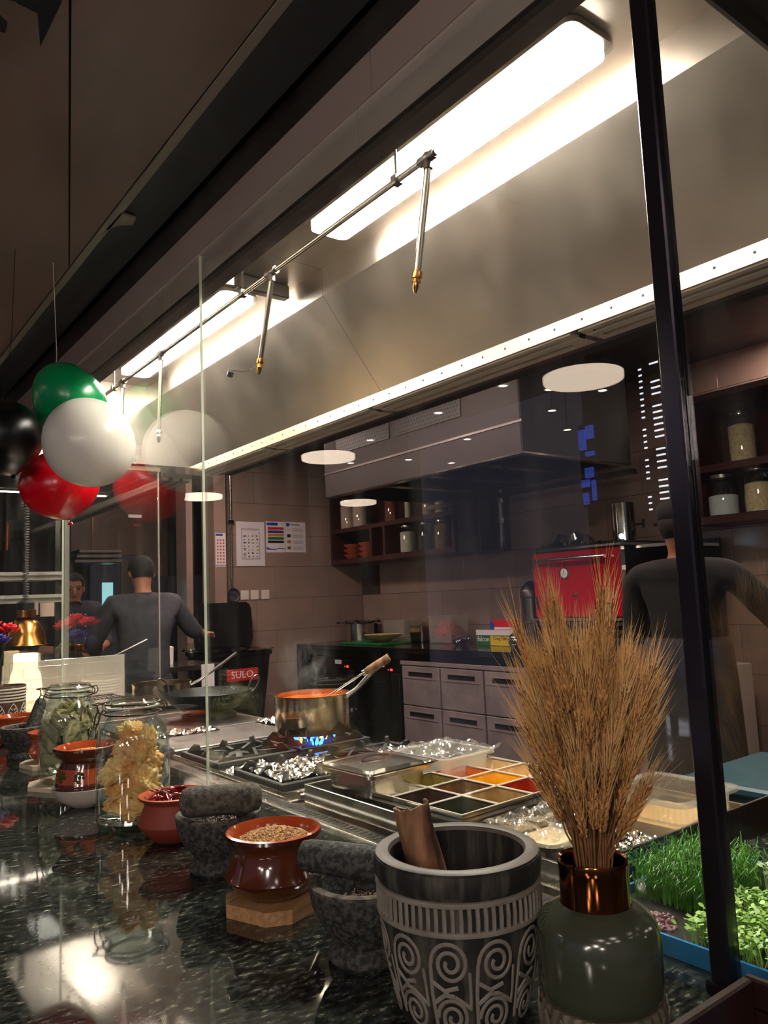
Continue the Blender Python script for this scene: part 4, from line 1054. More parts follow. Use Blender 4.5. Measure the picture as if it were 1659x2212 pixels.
# steam
m, N, L, b = newmat('steam'); N.remove(b); outn = [n for n in N if n.type == 'OUTPUT_MATERIAL'][0]
vo = N.new('ShaderNodeVolumeScatter'); vo.inputs['Color'].default_value = (.95, .93, .9, 1)
tc = N.new('ShaderNodeTexCoord'); nz = N.new('ShaderNodeTexNoise'); nz.inputs['Scale'].default_value = 16; nz.inputs['Detail'].default_value = 3; nz.inputs['Distortion'].default_value = 1.2
mpn = N.new('ShaderNodeMapping'); mpn.inputs['Scale'].default_value = (1, 1, .6); L.new(tc.outputs['Object'], mpn.inputs[0]); L.new(mpn.outputs[0], nz.inputs['Vector'])
gr = N.new('ShaderNodeTexGradient'); gr.gradient_type = 'SPHERICAL'; mg = N.new('ShaderNodeMapping'); mg.inputs['Scale'].default_value = (11, 11, 9.0); L.new(tc.outputs['Object'], mg.inputs[0]); L.new(mg.outputs[0], gr.inputs[0])
mr = N.new('ShaderNodeMapRange'); mr.inputs['From Min'].default_value = .5; mr.inputs['From Max'].default_value = .75; mr.inputs['To Max'].default_value = 12; L.new(nz.outputs[0], mr.inputs[0])
mu = N.new('ShaderNodeMath'); mu.operation = 'MULTIPLY'; L.new(mr.outputs[0], mu.inputs[0]); L.new(gr.outputs['Fac'], mu.inputs[1]); L.new(mu.outputs[0], vo.inputs['Density']); L.new(vo.outputs[0], outn.inputs['Volume'])
o = obj('steam', MB().ball((0, 0, 0), 1, 16, None, (.092, .092, .11)), 'steam', None, 'all', (1.215, 2.0, 1.195)); tag(o, 'faint wisp of steam rising over the curry saucepan', 'steam', None, True)

# griddle, wok, second pan
gd = thing('griddle', 'flat brushed steel griddle plate between the stove and the wok', 'griddle', (1.12, 2.30, CT))
obj('plate', MB().box(-.25, .25, -.145, .145, 0, .028, bev=.003), 'steel_dark', gd)
obj('front_rim', MB().box(-.255, -.2505, -.145, .145, 0, .036, bev=.001), 'steel', gd)
for i, (x, y, w, h, s, z, lab) in enumerate(((1.325, 2.36, .10, .16, 21., .030, 'crumpled bright foil at the far edge of the griddle'), (1.00, 2.43, .24, .10, 23., .028, 'foil strip lying along the griddle beside the wok'))):
    o = obj('foil_sheet', crumple(w, h, 36, .016, s, 34), 'foil', None, False, (x, y, CT+z)); tag(o, lab, 'foil')
def burner_top(y0, y1, label):
    t = thing('wok_range', label, 'stove', (1.12, (y0+y1)/2, CT)); h = (y1-y0)/2
    obj('range_top', MB().box(-.25, .25, -h, h, 0, .02, bev=.002), 'steel_dark', t)
    obj('ring', MB().lathe([(.09, .0205), (.10, .0205), (.10, .034), (.09, .034)], 36, T(.12, 0, 0), closed=True), 'cast_iron', t, True)
    return t
burner_top(2.50, 2.96, 'range under the black wok'); burner_top(2.97, 3.42, 'range under the handled saucepan at the left')
wk = thing('wok', 'blackened carbon steel wok with two looped ring handles', 'wok', (1.245, 2.745, CT+.0345))
obj('wok_body', MB().lathe([(0, 0), (.06, .002), (.105, .018), (.140, .045), (.162, .078), (.1645, .079), (.163, .081), (.138, .049), (.10, .023), (.05, .007), (0, .005)], 60), 'carbon_steel', wk, True)
for s, tilt in ((-1, .25), (1, -.15)):
    a = VD+(PI if s < 0 else 0); c = Vector((.158*math.cos(a), .158*math.sin(a), .072))
    pts = []
    for k in range(19):
        an = -PI/2+2*PI*k/18*.93+.1
        pts.append(c+Vector((.012*math.cos(a), .012*math.sin(a), 0))*(1+math.sin(an))+Vector((-math.sin(a), math.cos(a), 0))*(.021*math.cos(an)*.55)+Vector((math.cos(a), math.sin(a), 0))*.018*math.cos(an)*(-s*0+1)*.8+Vector((0, 0, .030*(1+math.sin(an)))))
    obj('ring_handle', MB().tube(pts, .0034, 8), 'steel_dark', wk, True)
sp3 = thing('saucepan', 'empty stainless saucepan with raised handle behind the clip top jars', 'saucepan', (1.23, 3.17, CT+.0345))
obj('pan_body', MB().lathe([(0, 0), (.108, 0), (.116, .006), (.118, .012), (.118, .085), (.122, .087), (.122, .089), (.116, .088), (.115, .012), (0, .006)], 60), 'steel_pot', sp3, True)
obj('handle', MB().tube([(.10, -.045, .070), (.135, -.062, .086), (.20, -.10, .135), (.275, -.14, .195)], [.008, .009, .0095, .008], 10, True, .7), 'steel', sp3, True)
rk = thing('wire_rack', 'small dark wire grill rack behind the bay leaf jar', 'rack', (.98, 3.28, CT+.0205))
w = MB()
for k in range(9): w.tube([(-.10+k*.025, -.07, .058), (-.10+k*.025, .07, .058)], .0022, 6)
for y in (-.07, .07): w.tube([(-.11, y, .058), (.11, y, .058)], .003, 6)
obj('wire_grid', w, 'cast_iron', rk)
for x, y in ((-.10, -.07), (.10, -.07), (-.10, .07), (.10, .07)): obj('leg', MB().tube([(x, y, 0), (x, y, .055)], .003, 6), 'cast_iron', rk)
# long clear lid leaning
ld = thing('polycarbonate_lid', 'long translucent plastic pan lid standing upright behind the jars', 'lid', (1.03, 3.78, CT))
pb = MB().box(-.26, .25, -.002, .002, .0, .215, bev=.0008)
obj('lid_sheet', pb, 'plastic_frost', ld)
for (x0, x1, z0, z1) in ((-.205, .215, .135, .190), (-.205, .215, .03, .095)):
    pts = [(x0+.01, -.0035, z0), (x1-.01, -.0035, z0), (x1, -.0035, z0+.01), (x1, -.0035, z1-.01), (x1-.01, -.0035, z1), (x0+.01, -.0035, z1), (x0, -.0035, z1-.01), (x0, -.0035, z0+.01), (x0+.01, -.0035, z0)]
    obj('moulded_ridge', MB().tube(pts, .0018, 6), 'plastic_clear', ld)
obj('lid_edge', MB().tube([(-.26, -.002, 0), (-.26, -.002, .215), (.25, -.002, .215), (.25, -.002, 0)], .003, 6), 'plastic_clear', ld)
kn = thing('steel_rod', 'thin steel skewer leaning over the upright plastic lid', 'skewer', (1.30, 3.85, CT))
obj('rod', MB().tube([(-.16, 0, .16), (.14, .06, .275)], [.003, .004], 8), 'steel', kn)

# microgreens at the right, beyond the glass
gt = thing('growing_tray', 'blue plastic growing tray of microgreens at the lower right', 'tray', (.965, .535, .9505))
obj('tray_body', MB().box(-.155, .155, -.145, .145, 0, .006).box(-.155, -.151, -.145, .145, .0061, .022).box(.151, .155, -.145, .145, .0061, .022).box(-.1505, .1505, -.145, -.141, .0061, .022).box(-.1505, .1505, .141, .145, .0061, .022), 'blue_tray', gt)
obj('soil', MB().box(-.150, .150, -.140, .140, .0061, .012), 'soil', gt)
g = MB(); rq = random.Random(5)
for i in range(2400):
    cx = .905+rq.random()*.155; cy = .560+rq.random()*.105
    if rq.random() < .25 and cx > 1.0: continue
    h = rq.uniform(.025, .062); a = rq.random()*6.28; ln = rq.uniform(.004, .028)
    p0 = Vector((cx, cy, .962)); d = Vector((math.cos(a), math.sin(a), 0))
    p1 = p0+Vector((0, 0, h*.7))+d*ln*.35; p2 = p0+Vector((0, 0, h))+d*ln; p3 = p2+d*ln*.5-Vector((0, 0, .004))
    w = d.cross(Vector((0, 0, 1)))*rq.uniform(.0004, .0007)
    g.add([p0-w, p0+w, p1+w, p1-w, p2+w*.8, p2-w*.8, p3], [(0, 1, 2, 3), (3, 2, 4, 5), (5, 4, 6)])
o = obj('chive_sprouts', g, 'grass_green'); tag(o, 'clump of thin bright green chive sprouts in the blue tray', 'microgreens', None, True)
def sprouts(n, x0, x1, y0, y1, m_, name, label, hmin, hmax, lr):
    g = MB()
    for i in range(n):
        cx = rq.uniform(x0, x1); cy = rq.uniform(y0, y1); h = rq.uniform(hmin, hmax); a = rq.random()*6.28
        p = Vector((cx, cy, .962)); t_ = p+Vector((rq.uniform(-.008, .008), rq.uniform(-.008, .008), h))
        g.tube([p, p.lerp(t_, .6)+Vector((.002, 0, 0)), t_], .0007, 4, False)
        for s in (0, PI):
            d = Vector((math.cos(a+s), math.sin(a+s), rq.uniform(.1, .7))).normalized(); w = d.cross(Vector((0, 0, 1))).normalized()
            L_ = rq.uniform(.7, 1.2)*lr
            q = [t_, t_+d*L_*.35+w*L_*.32, t_+d*L_*.8+w*L_*.34, t_+d*L_*1.05, t_+d*L_*.8-w*L_*.34, t_+d*L_*.35-w*L_*.32]
            g.add([tuple(x) for x in q], [(0, 1, 2, 3, 4, 5)])
    o = obj(name, g, m_); return tag(o, label, 'microgreens', None, True)
sprouts(900, .822, .975, .400, .545, 'sprout_green', 'pea_sprouts', 'dense light green round-leaved sprouts at the lower right corner', .014, .030, .0072)
sprouts(560, 1.005, 1.105, .400, .55, 'sprout_pale', 'pale_sprouts', 'pale leafy sprouts right of the dark post', .020, .045, .0085)
seeds((.850, .600, .960), .030, 90, .0042, 'bean_purple', 'mauve sprouting beans between the two clumps of microgreens', 'beans', .006, 'sprouting_beans', (1.3, .9, .7))

# ---------------- back counter ----------------
FXc = 4.35
bc = thing('back_counter', 'long black granite worktop along the tiled back wall', 'counter')
obj('worktop', MB().box(4.30, 5.198, 3.93, 7.235, .885, .930, bev=.003), 'black_gloss', bc)
obj('apron', MB().box(4.42, 5.19, 3.94, 7.23, .815, .884), 'black_matte', bc)
du = thing('drawer_unit', 'stainless refrigerated drawer unit with six recessed handle drawers', 'drawer unit', (4.35, 0, 0))
obj('carcass', MB().box(.026, .80, 3.94, 5.52, .10, .80), 'steel_dark', du)
obj('top_rail', MB().box(.0, .025, 3.94, 5.52, .780, .815, bev=.002), 'steel_drawer', du)
for i in range(3):
    y1 = 5.49-.52*i; y0 = y1-.500
    for j in range(2):
        z0 = (.435, .105)[j]; z1_ = (.770, .425)[j]
        dr = obj('drawer', MB().box(-.004, .024, y0, y1, z0, z1_, bev=.003), 'steel_drawer', du)
        obj('handle_recess', MB().box(-.006, -.0045, y0+.09, y1-.09, z1_-.085, z1_-.045), 'black_matte', dr)
        obj('handle_lip', MB().box(-.016, -.0065, y0+.09, y1-.09, z1_-.046, z1_-.038).box(-.009, -.005, y0+.03, y1-.03, z1_-.105, z1_-.098), 'steel_drawer', dr)
for i, (y0, y1, lab) in enumerate(((5.535, 6.22, 'black undercounter fridge beside the drawers, with red display'), (6.24, 6.98, 'black undercounter fridge at the left end of the back counter'))):
    f = thing('undercounter_fridge', lab, 'fridge', (4.35, 0, 0))
    obj('fridge_body', MB().box(.03, .78, y0, y1, .02, .80), 'black_paint', f)
    obj('fridge_door', MB().box(.0, .029, y0+.13, y1-.01, .06, .69, bev=.004), 'black_gloss', f)
    obj('control_panel', MB().box(.0, .029, y0+.005, y1-.005, .70, .80, bev=.003), 'black_gloss', f)
    obj('compressor_grille', MB().box(.0, .029, y0+.005, y0+.125, .06, .69, bev=.003), 'black_paint', f)
    lb = obj('label_plate', MB().box(-.003, -.0005, y0+.22, y0+.33, .745, .785), 'paper', f)
    textpart('lettering', 'TCK', .030, 'black_matte', lb, T(-.0032, y0+.275, .765) @ FX, None)
    obj('red_display', MB().box(-.003, -.0005, y0+.10, y0+.13, .715, .735).box(-.003, -.0005, y0+.155, y0+.165, .72, .727), 'led_red', f)
    obj('door_handle', MB().box(-.012, -.0005, y0+.20, y0+.30, .60, .612).box(-.004, -.0005, y0+.065, y0+.08, .16, .26), 'steel', f)
obj('side_slab', MB().box(4.30, 5.19, 7.14, 7.235, 0, .884), 'black_gloss', bc)

# things on the back counter
zb_ = .9305
fp = thing('foil_covered_pot', 'steel pot covered with crumpled foil at the left of the back counter', 'pot', (4.82, 6.78, zb_))
obj('pot_body', MB().lathe([(0, 0), (.14, 0), (.15, .01), (.15, .19), (.155, .195), (.145, .19), (.14, .012), (0, .01)], 40), 'steel', fp, True)
obj('foil_cover', crumple(.40, .38, 40, .05, 33., 9), 'foil', fp, False, (0, 0, .195))
fp2 = thing('foil_tray', 'flat foil wrapped tray behind the foil covered pot', 'tray', (5.06, 7.02, zb_))
obj('tray_body', MB().box(-.12, .12, -.05, .18, 0, .17, bev=.01), 'black_paint', fp2)
obj('foil_cover', crumple(.26, .24, 36, .05, 43., 10), 'foil', fp2, False, (0, .06, .175))
cb = thing('cutting_board', 'green cutting board on the black worktop', 'board', (4.62, 6.25, zb_))
obj('board', MB().box(-.18, .18, -.35, .35, 0, .018, bev=.003), 'green_plain', cb)
bw = thing('brass_bowl', 'wide shallow brass coloured bowl on the green board', 'bowl', (4.66, 6.16, zb_+.0185))
obj('bowl_body', MB().lathe([(0, 0), (.06, 0), (.16, .05), (.20, .075), (.195, .076), (.15, .052), (.06, .008), (0, .008)], 44), 'spice_tan', bw, True)
for (x, y, w_, d_, h_, lab, m_) in ((5.02, 6.30, .26, .34, .22, 'clear plastic tub left of the steel pan on the back counter', 'plastic_clear'), (4.98, 5.55, .24, .32, .26, 'tall clear plastic tub holding red cloth on the back counter', 'plastic_clear')):
    gn((x, y, zb_), w_, d_, h_, lab, 0, m_, 'tub', 'plastic_tub')
rdc = obj('red_cloth', cracker(4.4, .12, (.8, 1.1, .75)), 'dark_wood', None, 'all', (4.98, 5.55, zb_+.10)); rdc.data.materials.clear(); rdc.data.materials.append(MATS['red_plain']); tag(rdc, 'bunched red cloth inside the tall clear tub', 'cloth')
gn((5.0, 5.93, zb_), .24, .20, .16, 'deep steel pan behind the clear tub on the back counter', 0, 'steel', 'pan', 'steel_pan')
ka = thing('small_wok', 'tiny shiny steel wok with two handles near the boxes', 'wok', (4.70, 5.08, zb_))
obj('wok_body', MB().lathe([(0, 0), (.05, .0), (.075, .03), (.085, .06), (.08, .06), (.05, .01), (0, .008)], 32), 'chrome', ka, True)
for s in (-1, 1): obj('loop_handle', MB().tube([(0, s*.083, .055), (.02, s*.10, .075), (0, s*.105, .09), (-.02, s*.10, .075), (0, s*.083, .055)], .004, 6), 'steel', ka)
fb = thing('wrap_box', 'long green and yellow box of cling film with torn grey flap', 'box', (4.86, 4.72, zb_))
obj('carton', MB().box(-.055, .055, -.26, .26, 0, .13, bev=.003), 'yellow_plain', fb)
obj('green_panel', MB().box(-.0575, -.0555, .10, .258, .004, .092), 'green_plain', fb)
obj('grey_flap', MB().box(-.065, -.058, -.26, .262, .090, .135), 'paper', fb)
obj('blue_panel', MB().box(-.0575, -.0555, -.258, -.14, .004, .088), 'black_paint', fb)
textpart('lettering', 'falcon', .062, 'white_plain', fb, T(-.0585, .180, .055) @ FX, None)
textpart('lettering', 'Cling Film', .042, 'black_matte', fb, T(-.0565, -.02, .062) @ FX, None)
rbx = thing('glove_box', 'small red white and blue carton on top of the cling film box', 'box', (4.875, 4.70, zb_+.1355))
obj('carton', MB().box(-.05, .05, -.15, .13, 0, .085, bev=.003), 'red_plain', rbx)
obj('blue_corner', MB().prism([(.132, 0), (.07, 0), (.085, .06), (.132, .075)], .0505, .0515, FX @ Matrix.Diagonal((-1, 1, 1, 1))), 'blue_plain', rbx)
obj('white_band', MB().box(-.0525, -.0505, -.148, .08, .002, .022), 'white_plain', rbx)
bl_ = thing('steel_ball_strainer', 'round perforated steel ball strainer beside the steel flask', 'strainer', (4.56, 4.28, zb_))
obj('ball_body', MB().ball((0, 0, .068), .068, 24), 'chrome', bl_, 'all')
fk = thing('steel_flask', 'tall two-tier steel flask with cone top at the oven', 'flask', (4.62, 4.16, zb_+.0))
obj('flask_body', MB().lathe([(0, 0), (.072, 0), (.075, .01), (.075, .20), (.080, .205), (.080, .22), (.074, .225), (.074, .40), (.084, .405), (.086, .45), (.080, .465), (.055, .50), (.02, .53), (0, .535)], 40), 'steel_dark', fk, True)

# charcoal oven on its stand
ov = thing('charcoal_oven', 'red enamelled charcoal oven with steel handle and thermometer', 'oven', (4.40, 3.53, 0))
obj('oven_body', MB().box(.03, .72, -.39, .39, 1.17, 1.70, bev=.006), 'black_paint', ov)
dr = obj('oven_door', MB().box(-.01, .029, -.385, .385, 1.185, 1.655, bev=.008), 'red_enamel', ov)
obj('door_bar', MB().tube([(-.055, -.30, 1.60), (-.055, .37, 1.60)], .013, 12).tube([(-.055, -.26, 1.60), (-.010, -.26, 1.60)], .008, 8).tube([(-.055, .33, 1.60), (-.010, .33, 1.60)], .008, 8), 'chrome', dr, True)
th_ = MB().lathe([(0, 0), (.035, 0), (.037, .006), (.032, .010), (0, .010)], 32, T(-.0105, .085, 1.50) @ RY(-PI/2))
obj('thermometer', th_, 'white_plain', dr, True); obj('thermometer_ring', MB().tube([(-.020, .085+.036*math.cos(a), 1.50+.036*math.sin(a)) for a in [2*PI*k/28 for k in range(29)]], .004, 6), 'chrome', dr, True)
obj('needle', MB().box(-.0225, -.0210, .083, .087, 1.485, 1.525), 'black_matte', dr)
obj('latch', MB().box(-.02, -.0105, -.02, .02, 1.33, 1.345).box(-.02, -.0105, .34, .36, 1.25, 1.34), 'steel', dr)
obj('top_plate', MB().box(-.015, .73, -.40, .40, 1.665, 1.685, bev=.003), 'steel', ov)
obj('bottom_lip', MB().box(-.04, .03, -.39, .39, 1.160, 1.178, bev=.003), 'rail_metal', ov)
obj('edge_strip', MB().box(-.012, .03, -.40, -.391, 1.18, 1.66), 'chrome', ov)
rcks = MB()
for k in range(5):
    z = .93+.052*k
    obj('rack_shelf', MB().box(-.03, .60, -.38, .38, z-.012, z+.012, bev=.002), 'steel', ov)
obj('rack_side', MB().box(-.02, .60, .382, .392, .80, 1.16).box(-.02, .60, -.392, -.382, .80, 1.16), 'black_paint', ov)
obj('stand_panel', MB().box(.0, .62, -.53, .36, .08, .76, bev=.004), 'steel_drawer', ov)
obj('stand_top', MB().box(-.05, .65, -.55, .39, .765, .80, bev=.003), 'steel', ov)
fc = thing('steel_flue', 'round polished steel flue standing on the charcoal oven', 'flue', (4.72, 3.32, 1.7005))
obj('flue_tube', MB().lathe([(0, 0), (.085, 0), (.085, .28), (.080, .28), (.080, .01), (0, .01)], 36), 'chrome', fc, True)
obj('damper_knob', MB().tube([(-.0, -.085, .12), (-.0, -.15, .12)], .008, 8).box(-.006, .006, -.165, -.15, .09, .15), 'black_paint', fc)
fbd = obj('foil_bundle', crumple(.30, .42, 34, .07, 53., 10, lambda u, v: .10*math.sin(PI*u)*math.sin(PI*v)), 'foil', None, False, (4.58, 3.66, 1.687)); tag(fbd, 'foil wrapped bundle lying on top of the red oven', 'foil bundle')
br = obj('bright_work_light', MB().ball((0, 0, 0), .018, 12), 'bright_steel_light', None, 'all', (4.37, 3.10, 1.72)); tag(br, 'tiny cold white work light at the top corner of the red oven', 'light')

# wall cabinet
def wall_cabinet(y0, y1, label, div):
    t = thing('wall_cabinet', label, 'cabinet', (4.78, 0, 0))
    z0, z1_ = 1.77, 2.64
    obj('back_board', MB().box(.40, .4185, y0, y1, z0, z1_), 'dark_wood', t)
    obj('frame', MB().box(0, .399, y0, y0+.04, z0, z1_).box(0, .399, y1-.04, y1, z0, z1_).box(0, .399, y0+.0405, y1-.0405, z0, z0+.05).box(0, .399, y0+.0405, y1-.0405, z1_-.04, z1_), 'dark_wood', t)
    obj('shelf', MB().box(0.005, .399, y0+.0405, y1-.0405, 2.115, 2.16), 'dark_wood', t)
    for y in div: obj('divider', MB().box(.003, .399, y-.02, y+.02, z0+.0505, 2.1145), 'dark_wood', t)
    return t
wall_cabinet(5.18, 7.235, 'dark red wooden wall cabinet with two open tiers of jars', (6.25, 6.48))
wall_cabinet(.9, 2.83, 'dark wooden wall cabinet with jars at the right, beyond the cook', (2.2, 1.6))
def spice_jar(loc, r, h, fill, fm_, label, grp):
    t = thing('storage_jar', label, 'jar', loc, 0, grp)
    obj('jar_body', MB().lathe([(0, 0), (r*.92, 0), (r, .006), (r, h*.78), (r*.78, h*.86), (r*.78, h*.90), (r*.74, h*.90), (r*.74, h*.86), (r*.95, h*.77), (r*.95, .008), (0, .006)], 28), 'jar_glass', t, True)
    obj('contents', MB().lathe([(0, .0065), (r*.93, .0065), (r*.93, h*fill), (r*.5, h*(fill+.04)), (0, h*(fill+.03))], 24), fm_, t, True)
    obj('jar_lid', MB().lathe([(0, h*.902), (r*.85, h*.902), (r*.85, h*.98), (r*.8, h), (0, h)], 24), 'steel', t, True)
g1 = 'jars in the left wall cabinet'
for (y, z, r, h, fl_, m_, lab) in ((7.05, 2.161, .085, .34, .75, 'paper_pink', 'pink filled jar at the far left of the top tier'), (6.82, 2.161, .085, .36, .7, 'paper_pink', 'second pink filled jar on the top tier'),
        (6.25, 2.161, .075, .33, .8, 'terracotta_matte', 'reddish jar in the middle of the top tier'), (5.98, 2.161, .035, .30, .8, 'cream_cup', 'thin cream filled bottle on the top tier'), (5.66, 2.161, .07, .26, .7, 'spice_tan', 'tan jar right of the cream bottle on the top tier'),
        (5.47, 2.161, .07, .24, .7, 'spice_beige', 'beige jar second from right on the top tier'), (5.30, 2.161, .055, .20, .7, 'spice_beige', 'short beige jar at the right end of the top tier'),
        (6.00, 1.821, .085, .285, .72, 'cream_cup', 'cream flour jar on the bottom tier'), (5.72, 1.821, .075, .285, .5, 'black_paint', 'dark jar in the middle of the bottom tier'), (5.47, 1.821, .085, .285, .8, 'spice_brown', 'brown seed jar at the right of the bottom tier')):
    spice_jar((4.90, y, z), r, h, fl_, m_, lab, g1)
for k, (y, lab) in enumerate(((7.0, 'leftmost stack of clay bowls on the bottom tier'), (6.72, 'second stack of clay bowls on the bottom tier'))):
    for q in range(3):
        t = thing('clay_bowl', '%s bowl of the %s' % (('lowest', 'middle', 'top')[q], lab), 'bowl', (4.92, y, 1.8205+.055*q), 0, 'stacked clay bowls in the cabinet')
        obj('bowl_body', MB().lathe([(0, 0), (.05, 0), (.10, .045), (.105, .054), (.098, .054), (.05, .008), (0, .008)], 24), 'terracotta', t, True)
g2 = 'jars in the right wall cabinet'
for (y, z, r, h, fl_, m_, lab) in ((2.66, 1.8205, .10, .28, .48, 'white_plain', 'wide jar half full of white sugar in the right cabinet'), (2.42, 1.8205, .09, .30, .62, 'spice_beige', 'beige grain jar beside the sugar jar'),
        (2.06, 1.8205, .085, .29, .35, 'white_plain', 'jar with a little white powder, right cabinet bottom tier'), (1.86, 1.8205, .085, .29, .42, 'white_plain', 'white powder jar at the picture edge, right cabinet'), (2.50, 2.161, .085, .34, .70, 'spice_beige', 'tall beige grain jar on the upper tier of the right cabinet'), (2.0, 2.161, .085, .33, .6, 'spice_tan', 'tan grain jar at picture edge, upper tier')):
    spice_jar((4.90, y, z), r, h, fl_, m_, lab, g2)
pb_ = thing('duct_box', 'tall black service box between the wall cabinet and the pipe', 'box', (4.80, 0, 0))
obj('box_body', MB().box(0, .39, 4.87, 5.16, 1.76, 2.62, bev=.004), 'black_paint', pb_)
gpi = thing('gas_pipe', 'dark metal gas pipe with elbow and couplings on the wall', 'pipe', (4.98, 0, 0))
obj('pipe', MB().tube([(0, 4.78, 2.45), (0, 4.78, 1.80), (0, 4.785, 1.775), (0, 4.81, 1.765), (0, 5.02, 1.765)], .030, 12), 'steel_dark', gpi, True)
for z in (1.86, 2.02, 2.2): obj('coupling', MB().tube([(0, 4.78, z-.022), (0, 4.78, z+.022)], .042, 12), 'steel_dark', gpi, True)
obj('end_cap', MB().tube([(0, 5.02, 1.765), (0, 5.06, 1.765)], .038, 12), 'steel_dark', gpi, True)

# rear hood over the oven
rh = thing('rear_hood', 'large dark extraction hood with perforated panels over the back counter', 'extraction hood', (0, 0, 2.25))
hx0, hx1, hy0, hy1 = 3.58, 4.70, 3.21, 5.47
obj('front_panel', MB().box(hx0, hx0+.015, hy0+.016, hy1-.016, .0, .745), 'wood_panel', rh)
obj('near_end_panel', MB().box(hx0, hx1, hy0, hy0+.015, .0, .745), 'black_matte', rh)
obj('far_end_panel', MB().box(hx0, hx1, hy1-.015, hy1, .0, .745), 'black_paint', rh)
obj('rear_panel', MB().box(hx1-.015, hx1, hy0+.016, hy1-.016, .0, .745), 'steel_dark', rh)
obj('bottom_rim', MB().box(hx0-.004, hx0+.05, hy0-.004, hy1, -.012, -.0005).box(hx1-.05, hx1, hy0, hy1, -.012, -.0005).box(hx0+.0505, hx1-.0505, hy0-.004, hy0+.05, -.012, -.0005), 'steel', rh)
obj('upper_trim', MB().box(hx0-.006, hx0-.0005, hy0, hy1, .19, .205), 'steel_dark', rh)
for y0 in (3.75, 4.28, 4.81): obj('cross_bar', MB().box(hx0+.016, hx1-.016, y0, y0+.09, .02, .05), 'steel', rh)
obj('inner_ceiling', MB().box(hx0+.016, hx1-.016, hy0+.016, hy1-.016, .30, .32), 'black_paint', rh)
for y0 in (3.75, 4.55): 
    p_ = obj('perforated_panel', MB().box(hx0-.006, hx0-.0005, y0, y0+.72, .34, .60), 'black_paint', rh)
    hm = MB()
    for i in range(22):
        for j in range(8):
            y = y0+.03+i*.031+(.015 if j % 2 else 0); z = .36+j*.03
            hm.add([(hx0-.0065, y-.008, z), (hx0-.0065, y, z-.010), (hx0-.0065, y+.008, z), (hx0-.0065, y, z+.010)], [(0, 1, 2, 3)])
    h_ = obj('perforation', hm, 'black_matte', p_); h_['kind'] = 'stuff'
# light strip of metal under the hood, wall side
obj('rear_ledge', MB().box(4.703, 4.76, hy0, hy1, -.07, -.03), 'steel', rh)

# posters, switches, clock, conduit on the left wall
def poster(x0, x1, z0, z1, label):
    t = thing('poster', label, 'poster', (x0, WY-.004, z0)); W = x1-x0; Hh = z1-z0
    obj('sheet', MB().box(0, W, 0, .003, 0, Hh), 'paper', t); return t, W, Hh
p, W, Hh = poster(3.615, 3.945, 1.77, 2.235, 'large white poster framing a chart of small food pictures')
obj('printed_frame', MB().box(.060, W-.060, -.0008, -.0002, .07, Hh-.075), 'steel_dark', p)
obj('inner_sheet', MB().box(.065, W-.065, -.0014, -.0009, .075, Hh-.080), 'paper', p)
ic = MB(); rz = random.Random(9)
for i in range(4):
    for j in range(7):
        x = .08+i*.048+rz.uniform(0, .01); z = .09+j*.036
        ic.box(x, x+rz.uniform(.012, .026), -.0019, -.0015, z, z+rz.uniform(.008, .02))
o = obj('food_icon', ic, 'bark', p); o['kind'] = 'stuff'
for j in range(4): obj('heading', MB().box(.075, .115, -.0019, -.0015, .112+j*.065, .120+j*.065), 'blue_plain', p)
textpart('lettering', 'TYPES OF FOOD STORAGE', .013, 'red_plain', p, T(W/2, -.0019, Hh-.092) @ FY, None)
p, W, Hh = poster(3.965, 4.195, 1.913, 2.245, 'poster with coloured bars and a blue wave, middle of the three')
for k, m_ in enumerate(('red_plain', 'blue_plain', 'orange_plain', 'green_plain', 'black_paint')):
    obj('colour_bar', MB().box(.02, W-.015, -.0012, -.0002, Hh-.088-.036*k, Hh-.060-.036*k), m_, p)
obj('blue_header', MB().prism([(.008, Hh-.042), (.135, Hh-.042), (.150, Hh-.027), (.135, Hh-.012), (.008, Hh-.012)], .0002, .0012, FY), 'blue_plain', p)
obj('blue_wave', MB().prism([(.004, .03), (.004, .058), (.05, .040), (.10, .036), (.16, .050), (W-.004, .044), (W-.004, .034), (.16, .040), (.10, .026), (.05, .028)], .0002, .0012, FY), 'blue_plain', p)
textpart('lettering', '7°C', .022, 'black_matte', p, T(W-.032, -.0012, Hh-.026) @ FY, None)
p, W, Hh = poster(4.20, 4.455, 1.915, 2.245, 'white poster with lines of text and small pictures, right of the three')
obj('blue_badge', MB().prism([(.01, Hh-.012), (.055, Hh-.012), (.055, Hh-.04), (.032, Hh-.055), (.01, Hh-.04)], .0002, .0012, FY), 'blue_plain', p)
tl_ = MB()
for k in range(4):
    for q in range(4): tl_.box(.085, W-.03-.01*(q % 2), -.0012, -.0002, Hh-.075-.066*k-.010*q, Hh-.0725-.066*k-.010*q)
o = obj('text_line', tl_, 'steel_dark', p); o['kind'] = 'stuff'
for k in range(4): obj('small_picture', MB().box(.022, .065, -.0012, -.0002, Hh-.10-.066*k, Hh-.068-.066*k), ('paper_pink', 'steel_dark', 'bark', 'bark')[k], p)
obj('heading', MB().box(.062, .18, -.0012, -.0002, Hh-.034, Hh-.026), 'black_paint', p)
p = thing('poster', 'narrow white poster on the pillar left of the conduit', 'poster', (3.335, WY-.104, 1.76))
obj('sheet', MB().box(0, .112, 0, .003, 0, .34), 'paper', p); obj('blue_header', MB().box(.004, .08, -.001, -.0002, .31, .332), 'blue_plain', p); obj('blue_footer', MB().box(.0, .112, -.001, -.0002, .012, .018), 'blue_plain', p)
ic = MB()
for i in range(3):
    for j in range(8): ic.box(.015+i*.032, .032+i*.032, -.001, -.0002, .035+j*.032, .052+j*.032)
o = obj('food_icon', ic, 'terracotta', p); o['kind'] = 'stuff'
